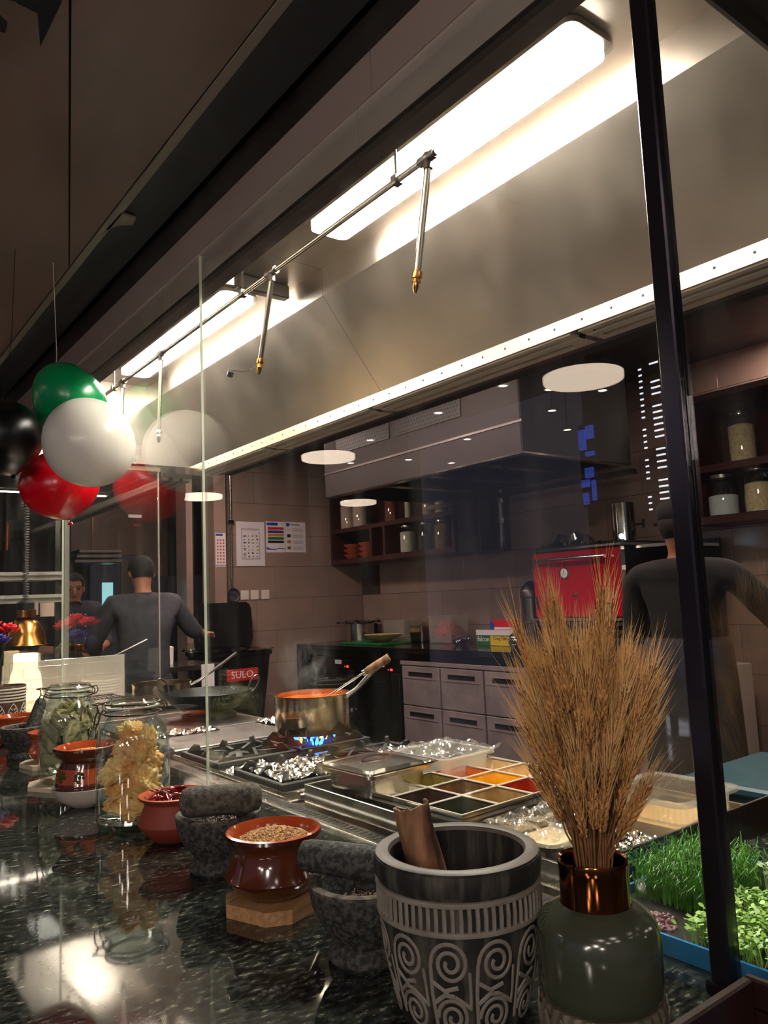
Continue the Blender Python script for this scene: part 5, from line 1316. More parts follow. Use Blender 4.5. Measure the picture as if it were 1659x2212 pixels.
for i, x in enumerate((3.652, 3.768, 3.893)):
    t = thing('wall_switch', ('left', 'middle', 'right')[i]+' white switch plate of the row beside the wall clock', 'switch', (x, WY-.010, 1.42), 0, 'switch plates on the left wall')
    obj('plate', MB().box(0, .092, 0, .0098, 0, .098, bev=.003), 'white_enamel', t); obj('rocker', MB().box(.03, .062, -.004, -.0003, .03, .068, bev=.001), 'white_enamel', t)
ck = thing('wall_dial', 'small round grey dial gauge on the wall under the conduit', 'gauge', (3.562, WY-.002, 1.47))
obj('dial_face', MB().lathe([(0, 0), (.064, 0), (.064, .006), (0, .006)], 32, RX(PI/2)), 'grey_metal_paint', ck, True)
obj('dial_rim', MB().tube([(.068*math.cos(a), -.012, .068*math.sin(a)) for a in [2*PI*k/32 for k in range(33)]], .009, 8), 'steel_dark', ck, True)
obj('needle', MB().tube([(-.03, -.010, .02), (.035, -.010, -.015)], .003, 5), 'black_matte', ck)
cd_ = thing('conduit', 'vertical steel conduit running down the wall to the dial', 'conduit', (3.55, WY-.018, 1.545))
obj('tube', MB().tube([(0, 0, 0), (0, 0, 1.44)], .012, 10), 'steel', cd_, True)
obj('junction', MB().box(-.03, .03, -.015, .012, .66, .70, bev=.004), 'steel', cd_)

# wheelie bin with its open lid
bn = thing('wheelie_bin', 'black wheelie bin with its lid open against the wall and a red badge', 'bin', (3.29, 6.80, 0))
def taper(w0, d0, w1, d1, z0, z1): return MB().add([(-w0, -d0, z0), (w0, -d0, z0), (w0, d0, z0), (-w0, d0, z0), (-w1, -d1, z1), (w1, -d1, z1), (w1, d1, z1), (-w1, d1, z1)], [(3, 2, 1, 0), (0, 1, 5, 4), (1, 2, 6, 5), (2, 3, 7, 6), (3, 0, 4, 7), (4, 5, 6, 7)])
obj('bin_body', taper(.21, .22, .28, .30, .06, .90), 'bin_plastic', bn)
obj('bin_rim', MB().box(-.30, .30, -.32, .32, .901, .945, bev=.01), 'bin_plastic', bn)
obj('liner_bag', crumple(.64, .66, 26, .035, 61., 8), 'black_gloss', bn, False, (0, 0, .946))
for s in (-1, 1): obj('wheel', MB().lathe([(0, -.025), (.09, -.025), (.10, -.01), (.10, .01), (.09, .025), (0, .025)], 28, T(s*.24, .20, .10) @ RY(PI/2)), 'black_matte', bn, True)
bd_ = obj('badge', MB().box(-.16, .155, -.302, -.296, .69, .80, bev=.002), 'red_plain', bn)
bd_.location = (0, .008, -.01)
textpart('lettering', 'SULO', .092, 'white_plain', bn, T(-.005, -.2945, .735) @ FY, None)
lid = MB(); Pp = [(-.26, .0), (.26, .0), (.285, .07), (.29, .36), (.275, .41), (.24, .435), (-.24, .435), (-.275, .41), (-.29, .36), (-.285, .07)]
lid.prism(Pp, -.02, .02, T(.13, .30, .965) @ RX(PI/2-.12))
obj('bin_lid', lid, 'bin_plastic', bn)
# ---------------- pass shelf, heat lamp and passage at the left ----------------
ps = thing('pass_shelf', 'two tier white pass shelf with order tickets at the left', 'shelf', (0, 0, 0))
for z in (1.60, 1.462):
    s_ = obj('shelf_board', MB().box(.84, 1.348, 5.0, 5.28, z, z+.022, bev=.003), 'white_enamel', ps)
    obj('shelf_lip', MB().box(.84, 1.335, 5.03, 5.27, z-.026, z-.0005), 'white_enamel', ps)
obj('upright', MB().box(1.295, 1.325, 5.10, 5.13, .95, 1.4355).box(1.295, 1.325, 5.10, 5.13, 1.4845, 1.5735).box(1.295, 1.325, 5.10, 5.13, 1.6225, 2.25), 'steel', ps)
obj('base_counter', MB().box(.84, 1.40, 4.95, 5.45, .0, .95), 'steel_dark', ps)
for i, (x, w_, h_) in enumerate(((1.118, .062, .072), (1.190, .082, .085))):
    o = obj('order_ticket', MB().box(0, w_, 0, .001, -h_, 0), 'paper_pink', None, False, (x, 5.025, 1.4345)); tag(o, ('left', 'right')[i]+' pink order ticket hanging from the lower pass shelf', 'ticket')
hl = thing('heat_lamp', 'brass dome heat lamp on a coiled black cord at the left', 'heat lamp', (.925, 4.20, 1.215))
obj('dome', MB().lathe([(.108, 0), (.104, .004), (.090, .06), (.070, .105), (.045, .128), (.03, .135), (0, .136), (0, .133), (.043, .124), (.067, .10), (.087, .058), (.102, .0)], 44), 'brass', hl, True)
obj('lamp_neck', MB().lathe([(.034, .1365), (.050, .138), (.050, .175), (.034, .177), (0, .177)], 32), 'brass', hl, True)
obj('socket_cap', MB().lathe([(.03, .178), (.042, .178), (.042, .21), (.02, .225), (0, .225)], 24), 'black_paint', hl, True)
obj('bulb', MB().ball((0, 0, .045), .035, 16), 'heat_bulb', hl, 'all')
co = MB().tube([(.013*math.cos(k*.9), .013*math.sin(k*.9), .226+k*.0019) for k in range(440)], .0035, 5)
o = obj('coil_cord', co, 'steel_dark', hl, 'all')
gl = thing('glowing_container', 'white ceramic container under the heat lamp, its lit look made by glow', 'lamp', (.92, 4.16, .9506))  # bright lamplight on the ceramic is made as its own emission
obj('glowing_body', MB().lathe([(0, 0), (.080, 0), (.082, .006), (.070, .12), (.055, .15), (.056, .22), (.050, .225), (0, .225)], 32), 'lit_ceramic_glow', gl, True)
lbar = thing('fill_bar', 'slim fill light added under the far hood to brighten the cook', 'light', (1.3, 5.40, 2.19))  # extra light added to brighten the face of the cook facing us
emis('fill_bar_glow', (1.0, .90, .82), 16)
obj('bar_housing', MB().box(-.42, .42, -.035, .035, -.008, .0).box(-.42, .42, -.035, -.030, -.025, -.0085).box(-.42, .42, .030, .035, -.025, -.0085), 'steel_dark', lbar)
obj('bar_tube', MB().tube([(-.40, 0, -.020), (.40, 0, -.020)], .011, 10), 'fill_bar_glow', lbar, True)
# cylinders lamps far left
for i, x in enumerate((1.42, 1.50)):
    t = thing('pendant_tube', ('left', 'right')[i]+' slim copper tube pendant hanging in the far left kitchen', 'pendant', (x*.93, 7.0, 1.90))
    obj('tube_shade', MB().lathe([(0, 0), (.022, 0), (.022, .24), (0, .24)], 20), 'copper', t, True)
    obj('cord', MB().tube([(0, 0, .24), (0, 0, .36)], .004, 5), 'black_paint', t)
# back passage things
fr = thing('upright_fridge', 'open lit display fridge behind the two cooks', 'fridge', (2.66, 8.15, 0))
obj('fridge_case', MB().box(-.25, .25, 0, .6, 0, 1.95, bev=.01), 'grey_metal_paint', fr)
obj('lit_door', MB().box(-.13, -.02, -.012, -.001, 1.38, 1.66), 'fridge_light', fr)
obj('door_frame', MB().box(.06, .14, -.03, -.001, .1, 1.9), 'steel_dark', fr)
sb = thing('stainless_cabinet', 'tall blue-grey steel cabinet wall behind the cook seen from behind', 'cabinet', (3.50, 8.2, 0))
obj('cabinet_body', MB().box(-.55, .45, 0, .5, 0, 1.72, bev=.005), 'grey_metal_paint', sb)
obj('cabinet_seam', MB().box(-.51, -.495, -.004, -.0005, .1, 1.7), 'steel_dark', sb)
bs = thing('small_screen', 'tiny glowing blue screen beside the lit fridge', 'screen', (2.30, 8.0, 1.36))
obj('panel', MB().box(0, .05, 0, .01, 0, .12), 'blue_screen', bs); obj('stand', MB().box(.02, .03, .011, .02, -1.36, .1), 'black_paint', bs)
ph = thing('pan_stack', 'stack of dark trays hanging on a chain shelf behind the cooks', 'trays', (2.15, 7.2, 1.80))
for k in range(3): obj('tray', MB().box(-.20+.02*k, .22, -.15, .15, k*.045, k*.045+.03, bev=.005), 'steel_dark', ph)
obj('chain', MB().tube([(0, 0, .12), (0, 0, 1.19)], .006, 5), 'brass', ph)
hs = thing('hanging_paper', 'small pale paper clipped up in the dark passage', 'paper', (2.55, 7.4, 2.26)); obj('sheet', MB().box(0, .13, 0, .002, 0, .03), 'paper', hs); obj('thread', MB().tube([(.06, 0, .03), (.06, 0, .739)], .001, 4), 'black_paint', hs)
lb_ = thing('low_bench', 'steel side bench with small dishes between the cook and the bin', 'bench', (2.55, 6.3, 0))
obj('bench_top', MB().box(-.35, .30, -.3, .3, .86, .90, bev=.003), 'steel', lb_)
for x in (-.33, .27):
    for y in (-.28, .27): obj('leg', MB().box(x, x+.03, y, y+.03, 0, .8595), 'steel_dark', lb_)
for i, (x, y, lab) in enumerate(((2.36, 6.18, 'left stem glass on the side bench'), (2.66, 6.20, 'right stem glass on the side bench'))):
    t = thing('stem_glass', lab, 'glass', (x, y, .9002), 0)
    obj('bowl', MB().lathe([(0, .075), (.022, .08), (.034, .105), (.036, .14), (.031, .17), (.030, .17), (.034, .14), (.032, .107), (.02, .083), (0, .079)], 24), 'jar_glass', t, True)
    obj('stem', MB().lathe([(0, 0), (.033, 0), (.03, .003), (.004, .006), (.004, .074), (0, .0745)], 24), 'jar_glass', t, True)
wj = thing('white_container', 'white plastic container on the side bench', 'container', (2.50, 6.35, .9002)); obj('container_body', MB().lathe([(0, 0), (.06, 0), (.065, .14), (.05, .15), (0, .15)], 24), 'white_plain', wj, True)
ws = thing('folded_cloth', 'hanging white cloth strip at the left side of the bin', 'cloth', (2.95, 6.35, .35)); obj('cloth', MB().box(0, .11, 0, .012, 0, .60), 'paper', ws)
ws.location = (2.66, 5.99, .30)

# glass wing at the end of the hood
gw = thing('glass_wing', 'glass wing with bright metal top clip at the far end of the hood', 'glass screen', (0, 4.36, .95))
obj('pane', MB().box(.86, 1.675, -.004, .004, 0, 1.22), 'screen_glass', gw)
obj('edge_strip', MB().box(1.6755, 1.683, -.006, .006, 0, 1.22), 'trim_paint', gw)
obj('top_clip', MB().box(1.30, 1.69, -.012, .012, 1.2205, 1.245), 'rail_metal', gw)
pw = thing('glass_wing_post', 'thin bright metal post just right of the pass shelf edge', 'post', (1.235, 4.62, 0)); obj('post_tube', MB().box(-.012, .012, -.012, .012, 0, 2.19), 'trim_paint', pw)

# ---------------- right side of the kitchen ----------------
db = thing('dark_bin', 'dark teal plastic bin at the right edge beyond the granite', 'bin', (2.45, 1.32, 0))
obj('bin_body', MB().box(-.20, .30, -.35, .12, 0, .74, bev=.02), 'teal_plastic', db)
obj('bin_flap', MB().box(-.21, .31, -.36, .13, .745, .775, bev=.008), 'teal_plastic', db)
wm = thing('white_machine', 'white appliance at the right picture edge behind the teal bin', 'appliance', (2.95, 1.18, 0))
obj('machine_body', MB().box(-.0, .4, -.45, .18, 0, .96, bev=.01), 'white_enamel', wm)
obj('machine_door', MB().box(-.012, -.0005, -.43, .16, .40, .80, bev=.003), 'white_enamel', wm)
vc = thing('vented_unit', 'pale vented panel unit between the oven stand and the cook', 'appliance', (4.45, 2.72, 0))
obj('panel', MB().box(0, .5, -.12, .20, .0, .86, bev=.004), 'white_enamel', vc)
vm = MB()
for k in range(18): vm.box(-.003, -.0005, .02, .17, .52+.016*k, .528+.016*k)
for k in range(9): vm.box(-.003, -.0005, -.08, .17, .10+.02*k, .11+.02*k)
o = obj('vent_slot', vm, 'black_matte', vc); o['kind'] = 'stuff'
tp = thing('tool_rail', 'dark utensil shelf with red handle above the cook', 'shelf', (4.80, 2.98, 1.80))
obj('shelf_plate', MB().box(0, .35, -.1, .16, 0, .02), 'steel_dark', tp); obj('red_handle', MB().tube([(.0, -.02, .045), (.0, .10, .045)], .022, 10), 'red_plain', tp)
bso = thing('steel_sideboard', 'dim steel shelf with stacked pans between oven and cook', 'shelf', (4.5, 2.95, 0))
obj('shelf_plate', MB().box(0, .6, -.12, .14, 1.50, 1.53), 'steel', bso); obj('shelf_plate', MB().box(0, .6, -.12, .14, 1.64, 1.66), 'steel', bso)
obj('shelf_back', MB().box(.6, .62, -.12, .14, .9, 1.7), 'black_paint', bso)

# ---------------- people ----------------
def skinmesh(chains, sub=2):
    """chains: list of (verts, edges, radii, root) -> one mesh"""
    bmj = bmesh.new()
    for verts, edges, radii in chains:
        me = bpy.data.meshes.new('tmp'); me.from_pydata([tuple(v) for v in verts], edges, []); me.update()
        o = bpy.data.objects.new('tmp', me); COL.objects.link(o)
        o.modifiers.new('sk', 'SKIN'); sv = me.skin_vertices[0].data
        for i, r in enumerate(radii):
            sv[i].radius = r if isinstance(r, (tuple, list)) else (r, r)
        sv[0].use_root = True
        s = o.modifiers.new('ss', 'SUBSURF'); s.levels = sub; s.render_levels = sub
        dg = bpy.context.evaluated_depsgraph_get(); m2 = bpy.data.meshes.new_from_object(o.evaluated_get(dg))
        bmj.from_mesh(m2); bpy.data.objects.remove(o); bpy.data.meshes.remove(m2)
    me = bpy.data.meshes.new('body'); bmj.to_mesh(me); bmj.free(); return me
def hand_chain(wr, d, up, s=1.):
    """wr wrist, d finger direction, up = back of hand; returns chains"""
    d = Vector(d).normalized(); up = Vector(up); up = (up-d*up.dot(d)).normalized(); sd = d.cross(up)
    ch = [([wr, wr+d*.045*s, wr+d*.085*s], [(0, 1), (1, 2)], [(.024*s, .016*s), (.036*s, .014*s), (.036*s, .012*s)])]
    for k, (o, l) in enumerate(((-.030, .062), (-.010, .075), (.010, .070), (.029, .055))):
        b = wr+d*.075*s+sd*o*s
        ch.append(([b, b+d*l*.4*s-up*.004*s, b+d*l*.72*s-up*.018*s, b+d*l*.90*s-up*.036*s], [(0, 1), (1, 2), (2, 3)], [.0095*s, .009*s, .0085*s, .007*s]))
    b = wr+d*.025*s-sd*.026*s
    ch.append(([b, b-sd*.022*s+d*.022*s-up*.006*s, b-sd*.026*s+d*.05*s-up*.016*s], [(0, 1), (1, 2)], [.012*s, .010*s, .008*s]))
    return ch
def person(label, loc, face, J, shirt, legs='cloth_black', hair='hair', cap=False, headtilt=(0, 0, 0)):
    """face: rotation about Z; figure modelled facing -Y (own frame), J: dict of joints"""
    t = thing('person', label, 'person', loc, face)
    V = {k: Vector(v) for k, v in J.items() if k != 'cuff'}
    nk = V['neck']; hc = V['head']
    up = (hc-nk).normalized()
    verts = [V['hip'], V['waist'], V['chest'], V['upchest'], nk, nk.lerp(hc, .45), hc-up*.02, hc+up*.055, hc+up*.095]
    edges = [(i, i+1) for i in range(8)]
    radii = [.10, .09, .09, .07, (.050, .052), (.056, .066), (.075, .090), (.072, .086), (.040, .050)]
    for s in ('l', 'r'):
        i = len(verts)
        verts += [V['sh'+s], V['el'+s], V['wr'+s]]; edges += [(3, i), (i, i+1), (i+1, i+2)]; radii += [.045, .036, .026]
        i = len(verts)
        verts += [V['hp'+s], V['kn'+s], V['an'+s], V['to'+s]]; edges += [(0, i), (i, i+1), (i+1, i+2), (i+2, i+3)]; radii += [.088, .060, .040, .032]
    ch = [(verts, edges, radii)]
    for s in ('l', 'r'):
        wv = V['wr'+s]; d = V.get('fd'+s, (wv-V['el'+s])); ch += hand_chain(wv, d, V.get('up'+s, Vector((0, 0, 1))))
    obj('body', skinmesh(ch), 'skin', t, 'all')
    # clothes: slightly larger shells
    sv = [V['hip']-Vector((0, 0, .10)), V['waist'], V['chest'], V['upchest'], nk-up*.012]
    se = [(0, 1), (1, 2), (2, 3), (3, 4)]; sr = [.185, .155, .165, .130, .066]
    for s in ('l', 'r'):
        i = len(sv); e = V['el'+s]; w = e.lerp(V['wr'+s], J.get('cuff', .35))
        sv += [V['sh'+s], e, w]; se += [(3, i), (i, i+1), (i+1, i+2)]; sr += [.076, .062, .054]
    sme = skinmesh([(sv, se, sr)])
    for vv in sme.vertices:
        if vv.co.z > V['hip'].z-.2 and abs(vv.co.x) < .19 and vv.co.z < nk.z-.06: vv.co.y = vv.co.y*.80+.0
        if abs(vv.co.x) < .17 and vv.co.z < V['upchest'].z: vv.co.x *= 1.12
    obj('shirt', sme, shirt, t, 'all')
    for s in ('l', 'r'):
        obj('trouser_leg', skinmesh([([V['hip']*.4+V['hp'+s]*.6+Vector((0, 0, .02)), V['hp'+s], V['kn'+s], V['an'+s]+Vector((0, 0, .03))], [(0, 1), (1, 2), (2, 3)], [.12, .115, .082, .070])]), legs, t, 'all')
        obj('shoe', skinmesh([([V['an'+s]+Vector((0, 0, .0)), V['to'+s]+Vector((0, .05, 0)), V['to'+s]], [(0, 1), (1, 2)], [.045, .042, .036])]), 'black_matte', t, 'all')
    # head furniture, in head frame
    hm = Matrix.Translation(hc) @ Euler(headtilt).to_matrix().to_4x4()
    hr = MB()
    def hf(u, v):
        a = u*2*PI; b = PI/2-v*(1.62 if True else 1.5)
        sa = math.sin(a); low = .62 if sa < -.55 else (.05 if sa < -.1 else (-.15 if sa < .25 else -.72))
        b = PI/2-v*(PI/2-low)
        r = 1.0+.03*noise.noise(Vector((math.cos(a)*3, math.sin(a)*3, b*3)))
        return (.086*r*math.cos(b)*math.cos(a), .106*r*math.cos(b)*math.sin(a)+.004, .030+.098*r*math.sin(b))
    hr.grid(36, 14, hf, hm); obj('hair', hr, hair, t, 'all')
    if cap:
        obj('cap', MB().lathe([(.088, .055), (.091, .06), (.090, .115), (.080, .135), (.04, .142), (0, .143)], 30, hm @ Matrix.Diagonal((1, 1.2, 1, 1))), 'cloth_black', t, True)
    for s in (-1, 1):
        obj('ear', MB().ball((s*.080, .008, .005), .026, 10, hm @ Matrix(), (.32, .62, 1.1)) if False else MB().add(*(lambda b: (b.v, b.f))(MB().ball((s*.079, .010, .004), .026, 10, None, (.32, .62, 1.15))), hm), 'skin', t, 'all')
        obj('eye', MB().add(*(lambda b: (b.v, b.f))(MB().ball((s*.031, -.086, .020), .0095, 10, None, (1.3, .6, .75))), hm), 'eye_dark', t, 'all')
        obj('eyebrow', MB().add(*(lambda b: (b.v, b.f))(MB().tube([(s*.014, -.094, .036), (s*.032, -.093, .041), (s*.049, -.083, .036)], .004, 6)), hm), 'hair', t, 'all')
    obj('nose', MB().add(*(lambda b: (b.v, b.f))(MB().tube([(0, -.088, .022), (0, -.100, .002), (0, -.106, -.010), (0, -.094, -.018)], [.006, .009, .012, .007], 8)), hm), 'skin', t, 'all')
    obj('mouth', MB().add(*(lambda b: (b.v, b.f))(MB().ball((0, -.086, -.040), .019, 10, None, (1.15, .35, .28))), hm), 'rose_red' if False else 'dark_wood', t, 'all')
    return t
base_J = dict(hip=(0, 0, .93), waist=(0, 0, 1.06), chest=(0, .01, 1.24), upchest=(0, .015, 1.36), neck=(0, 0, 1.455), head=(0, -.012, 1.585),
              hpl=(.10, 0, .88), hpr=(-.10, 0, .88), knl=(.11, -.02, .48), knr=(-.11, -.02, .48), anl=(.11, .03, .085), anr=(-.11, .03, .085), tol=(.12, -.12, .045), tor=(-.12, -.12, .045),
              shl=(.19, .01, 1.385), shr=(-.19, .01, 1.385), ell=(.25, .03, 1.12), elr=(-.25, .03, 1.12), wrl=(.24, -.12, .95), wrr=(-.24, -.12, .95))
# cook facing us, looking down to the left, holding a small copper pan
J = dict(base_J); J.update(neck=(0, -.03, 1.42), head=(-.012, -.075, 1.535), ell=(.27, -.03, 1.13), wrl=(.115, -.265, 1.11), elr=(-.27, -.02, 1.12), wrr=(-.12, -.26, 1.10), fdl=(-.8, -.5, -.1), fdr=(.8, -.5, -.1), cuff=.30)
c1 = person('cook in dark navy jacket facing us and holding a small copper pan', (1.615, 5.95, 0), .12, J, 'cloth_navy', headtilt=(.22, 0, -.25))
for k in range(3):
    for s in (-1, 1): obj('jacket_button', MB().ball((s*.055, -.140-.004*k, 1.345-.085*k), .011, 8), 'chrome', c1, 'all')
cpn = thing('copper_pan', 'small copper pan held by the cook facing us', 'pan', (1.60, 5.645, 1.105))
obj('pan_body', MB().lathe([(0, 0), (.065, 0), (.075, .008), (.08, .035), (.076, .035), (.070, .010), (0, .006)], 28), 'copper', cpn, True)
obj('handle', MB().tube([(.07, -.02, .03), (.14, -.04, .045)], .007, 8), 'brass', cpn, True)
obj('ring', MB().tube([(-.085+.022*math.cos(a), -.01, .055+.022*math.sin(a)) for a in [2*PI*k/18 for k in range(19)]], .004, 6), 'steel', cpn)
# second cook behind him at the left, mostly hidden by the pass shelf
# cook seen from behind
J = dict(base_J); J.update(neck=(0, -.015, 1.47), head=(0, -.05, 1.60), shl=(.20, 0, 1.40), shr=(-.20, .0, 1.40), ell=(.30, -.10, 1.16), wrl=(.20, -.32, 1.05), elr=(-.36, -.06, 1.20), wrr=(-.50, -.20, 1.18), fdr=(-.6, -.8, 0), cuff=.45)
c2 = person('cook in dark grey shirt seen from behind, reaching right toward the bin', (1.83, 5.02, 0), PI-.05, J, 'cloth_grey', headtilt=(.2, 0, 0))
obj('collar', MB().lathe([(.066, 1.425), (.082, 1.43), (.076, 1.475), (.070, 1.478)], 28, T(0, -.008, 0)), 'cloth_grey', c2, True)
# tall man at the right
J = dict(base_J); J.update(hip=(0, 0, .96), waist=(0, 0, 1.09), chest=(0, .01, 1.28), upchest=(0, .015, 1.40), neck=(0, 0, 1.50), head=(0, -.012, 1.63), shl=(.225, .0, 1.43), shr=(-.225, 0, 1.43),
         ell=(.27, -.02, 1.12), wrl=(.235, -.03, .86), elr=(-.40, -.12, 1.17), wrr=(-.52, -.34, .98), fdl=(-.05, -.1, -1), cuff=.12, upl=(1, 0, 0),
         hpl=(.11, 0, .90), hpr=(-.11, 0, .90))
c3 = person('tall cook in black seen from behind at the right, one arm hanging down', (3.30, 2.03, 0), PI/2+.12, J, 'cloth_black', 'apron_brown', cap=True)
obj('apron', MB().lathe([(.165, 1.14), (.18, 1.10), (.19, .95), (.20, .60), (.205, .45), (.20, .45), (.185, .95), (.16, 1.14)], 30, Matrix.Diagonal((1.12, .86, 1, 1))), 'apron_brown', c3, True)
obj('apron_tie', MB().tube([(-.02, .17, 1.12), (-.03, .178, 1.06), (-.02, .185, 1.0)], .006, 6), 'apron_brown', c3)

# ---------------- balloons and roses ----------------
def balloon(loc, r, m_, label, tiltx=0, tilty=0, sq=.94):
    t = thing('balloon', label, 'balloon', loc)
    prof = []
    for k in range(25):
        a = -PI/2+PI*k/24; rr = r*math.cos(a); z = r*math.sin(a)*sq
        if a < -.6: z -= r*.10*((-a-.6)/.97)**2
        prof.append((rr, z))
    m2 = RX(tiltx) @ RY(tilty)
    obj('balloon_skin', MB().lathe(prof, 48, m2), m_, t, 'all')
    obj('knot', MB().lathe([(.002, -r*1.04), (.006, -r*1.06), (.009, -r*1.11), (.004, -r*1.10)], 12, m2), m_, t, True)
    return t
balloon((.640, 2.17, 1.838), .127, 'balloon_white', 'big white balloon in front of the cluster at the left', 1.1, .5)
balloon((.652, 2.40, 2.012), .124, 'balloon_green', 'green balloon above the white balloon', .3, .9, .80)
balloon((.640, 2.47, 1.765), .118, 'balloon_red', 'red balloon below the white balloon', .2, -.3, .88)
bk_ = balloon((.455, 2.36, 1.875), .108, 'balloon_black', 'black balloon cut by the left picture edge', .2, -.3, .97)
obj('string', MB().tube([(0, 0, .1), (.02, 0, .3), (.03, .02, .576)], .001, 4), 'black_paint', bk_)
fb_ = obj('foil_ribbon', crumple(.07, .08, 22, .02, 71., 40), 'foil', None, False, (.735, 2.40, 1.86)); fb_.rotation_euler = (1.2, .3, .4); tag(fb_, 'crumpled silver ribbon tying the balloons beside the glass', 'ribbon')
st_ = thing('balloon_string', 'thin string hanging from the balloon cluster to the soffit', 'string', (.60, 2.42, 1.95)); obj('string', MB().tube([(0, 0, 0), (.01, -.02, .2), (.0, -.01, .498)], .0012, 5), 'cream_cup', st_)
rv = thing('flower_vase', 'clear tumbler vase holding red roses at the left picture edge', 'vase', (.615, 3.40, ZC))
obj('vase_glass', MB().lathe([(0, 0), (.045, 0), (.05, .01), (.055, .22), (.052, .22), (.046, .014), (0, .012)], 32), 'jar_glass', rv, True)
for i, (dx, dy, dz, m_, lab) in enumerate(((.0, .0, .40, 'rose_red', 'highest red rose at the left edge'), (.06, -.05, .375, 'rose_red', 'red rose nearest the glass'), (-.03, -.07, .385, 'rose_red', 'red rose cut by the left edge'), (.02, -.08, .335, 'purple_flower', 'purple flower under the red roses'), (-.04, .0, .31, 'purple_flower', 'lower purple flower at the left edge'))):
    t = thing('rose', lab, 'flower', (.615+dx, 3.40+dy, ZC+dz))
    pm = MB()
    for k in range(14):
        a = k*2.4; rr = .008+.0026*k; 
        pm.ball((rr*math.cos(a)*.8, rr*math.sin(a)*.8, -.0012*k), .019, 7, RZ(a) @ RY(.5+.03*k), (.28, .9, 1.0))
    obj('petals', pm, m_, t, 'all')
    obj('stem', MB().tube([(0, 0, -.01), (-dx*.5, -dy*.5, -dz*.5), (-dx*.8, -dy*.8, -dz+.02)], .0028, 6), 'green_stem', t)
# hanging dark paper decoration, top left
dk = thing('paper_bunting', 'black pointed paper bunting hanging in the top left corner', 'bunting', (0, 1.2, 0))
obj('pointed_flag', MB().prism([(0.2777, 2.2592), (0.3078, 2.3451), (0.3205, 2.4088), (0.2575, 2.3771), (0.2413, 2.3176), (0.2731, 2.3143)], -.002, .002, FY), 'black_matte', dk)
obj('fold', MB().prism([(0.1922, 2.3442), (0.2561, 2.3764), (0.2406, 2.3181), (0.2314, 2.3168), (0.1927, 2.3136)], -.001, .005, FY), 'black_matte', dk)
obj('tip', MB().prism([(0.1999, 2.2596), (0.1993, 2.2976), (0.2293, 2.2753), (0.2269, 2.2587)], -.001, .003, FY), 'black_matte', dk)
obj('thread', MB().tube([(0.2713, 0, 2.40), (0.2713, 0, 2.4515)], .0012, 5), 'black_paint', dk)
# ---------------- the dining room behind the camera, seen mirrored in the glass ----------------
for i, (x, y, lab) in enumerate(((-3.0, 3.47, 'nearest white disc pendant mirrored in the glass, above the oven'), (-3.0, 6.90, 'middle white disc pendant mirrored beside the wall cabinet'), (-3.0, 10.2, 'farthest white disc pendant mirrored left of the posters'), (-5.6, 10.0, 'dim disc pendant mirrored over the cabinet jars'))):
    t = thing('disc_pendant', lab, 'pendant', (x, y, 2.90), 0, 'white disc pendants of the dining room')
    obj('disc', MB().lathe([(0, 0), (.285, 0), (.29, .01), (.29, .05), (0, .05)], 48), 'disc_white', t, True)
    obj('cord', MB().tube([(0, 0, .05), (0, 0, 1.99)], .006, 6), 'black_paint', t)
rs = random.Random(21); sp0 = None
for i, (x, y) in enumerate(((-4.1, 4.7), (-4.1, 5.3), (-4.1, 6.3), (-4.1, 7.6), (-4.1, 8.9), (-5.2, 4.9), (-5.2, 5.6), (-5.2, 7.0), (-5.2, 8.2), (-5.2, 9.6), (-6.2, 6.2), (-6.2, 8.4))):
    if sp0 is None:
        sp0 = thing('downlight', 'small round downlight on a thin stem in the dining room', 'downlight', (x, y, 3.3), 0, 'dining room downlights')
        obj('housing', MB().lathe([(.045, 0), (.06, 0), (.06, -.012), (.045, -.012)], 24, closed=True), 'white_plain', sp0, True)
        obj('lens', MB().lathe([(0, -.004), (.0445, -.004), (.0445, -.001), (0, -.001)], 20), 'spot_white', sp0, True)
        obj('stem', MB().tube([(0, 0, .0), (0, 0, 1.36)], .006, 6), 'black_paint', sp0)
    else: dup(sp0, (x, y, 3.3+.25*((i*7) % 4)/4))
pn0 = None  # out-of-view globes added to throw fill on the hood fascia and counter
for i, (x, y, z) in enumerate(((-1.25, -.75, 2.0), (-2.3, -.6, 1.95), (-3.4, -.7, 1.95), (-1.8, -1.9, 2.0))):
    if pn0 is None:
        pn0 = thing('globe_fill_lamp', 'round globe fill lamp added out of view behind the viewer', 'pendant', (x, y, z), 0, 'added globe fill lamps')
        emis('globe_fill_glow', (1.0, .93, .88), 26)
        obj('globe', MB().ball((0, 0, 0), .13, 24), 'globe_fill_glow', pn0, 'all')
        obj('cap', MB().lathe([(0, .155), (.03, .155), (.035, .124), (0, .124)], 20), 'brass', pn0, True)
        obj('cord', MB().tube([(0, 0, .155), (0, 0, 2.90)], .004, 6), 'black_paint', pn0)
    else: dup(pn0, (x, y, z))
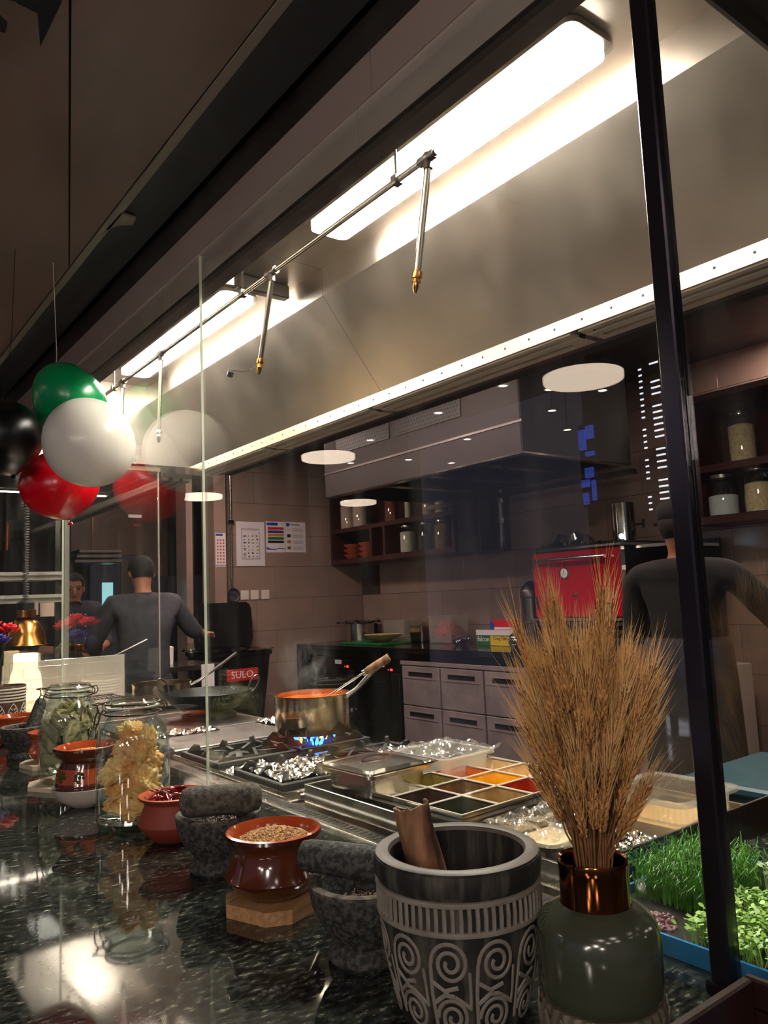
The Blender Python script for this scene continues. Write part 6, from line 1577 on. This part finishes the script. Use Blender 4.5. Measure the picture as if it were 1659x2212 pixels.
# tower block outside, its lit windows
tw = thing('tower_block', 'distant tower with rows of lit windows mirrored in the glass', 'building', (-50, 28.9, 0))
obj('tower_wall', MB().box(-6, 6, -6, 6, -2, 34), 'wall_dark', tw)
wn = MB().box(-.02, .02, -.30, .30, -.055, .055)
w0 = None
for col_, (dy, w_, z0, z1_) in enumerate(((-1.35, .55, 8, 17), (-.15, 1.5, 7.2, 18.5), (.95, .55, 6.6, 18), (-.15, .9, 18.7, 19.8))):
    z = z0
    while z < z1_:
        if rs.random() < .85:
            if w0 is None: w0 = obj('window', wn, 'window_light', tw); o = w0
            else: o = w0.copy(); COL.objects.link(o)
            o.location = (6.03, dy, z); o.scale = (1, w_*.75, 1)
        z += .42
sg = thing('blue_sign', 'vertical blue lit sign outside, mirrored over the oven', 'sign', (-20, 16.4, 0))
for a_, b_, c_, d_ in ((-.30, -.02, 6.55, 7.0), (.04, .30, 6.2, 6.9), (-.28, .05, 5.95, 6.1), (-.20, .12, 5.2, 5.55), (.0, .30, 4.9, 5.15), (.08, .26, 4.3, 4.7), (-.25, -.12, 4.4, 5.1)):
    obj('sign_panel', MB().box(.0, .1, a_, b_, c_, d_), 'sign_blue', sg)
obj('sign_back', MB().box(-.1, -.001, -.35, .35, 4.2, 7.1), 'black_paint', sg); obj('sign_pole', MB().box(-.1, .1, -.1, .1, 0, 4.19), 'black_paint', sg)

# unseen fill lights added over the kitchen aisle to lift the back wall
kl = None
for i, (x, y) in enumerate(((2.75, 1.6), (2.75, 3.9), (2.75, 6.2), (4.95, 2.0), (2.45, 5.0))):
    if kl is None:
        kl = thing('ceiling_fill_light', 'square fill light added in the kitchen ceiling, hidden by the hoods', 'fill light', (x, y, 2.999), 0, 'added kitchen fill lights')
        emis('kitchen_fill_glow', (1.0, .87, .82), 68)
        obj('light_frame', MB().box(-.16, .16, -.16, -.145, -.012, 0).box(-.16, .16, .145, .16, -.012, 0).box(-.16, -.145, -.1445, .1445, -.012, 0).box(.145, .16, -.1445, .1445, -.012, 0), 'white_plain', kl)
        obj('light_panel', MB().box(-.1445, .1445, -.1445, .1445, -.006, -.001), 'kitchen_fill_glow', kl)
    else: dup(kl, (x, y, 2.999))
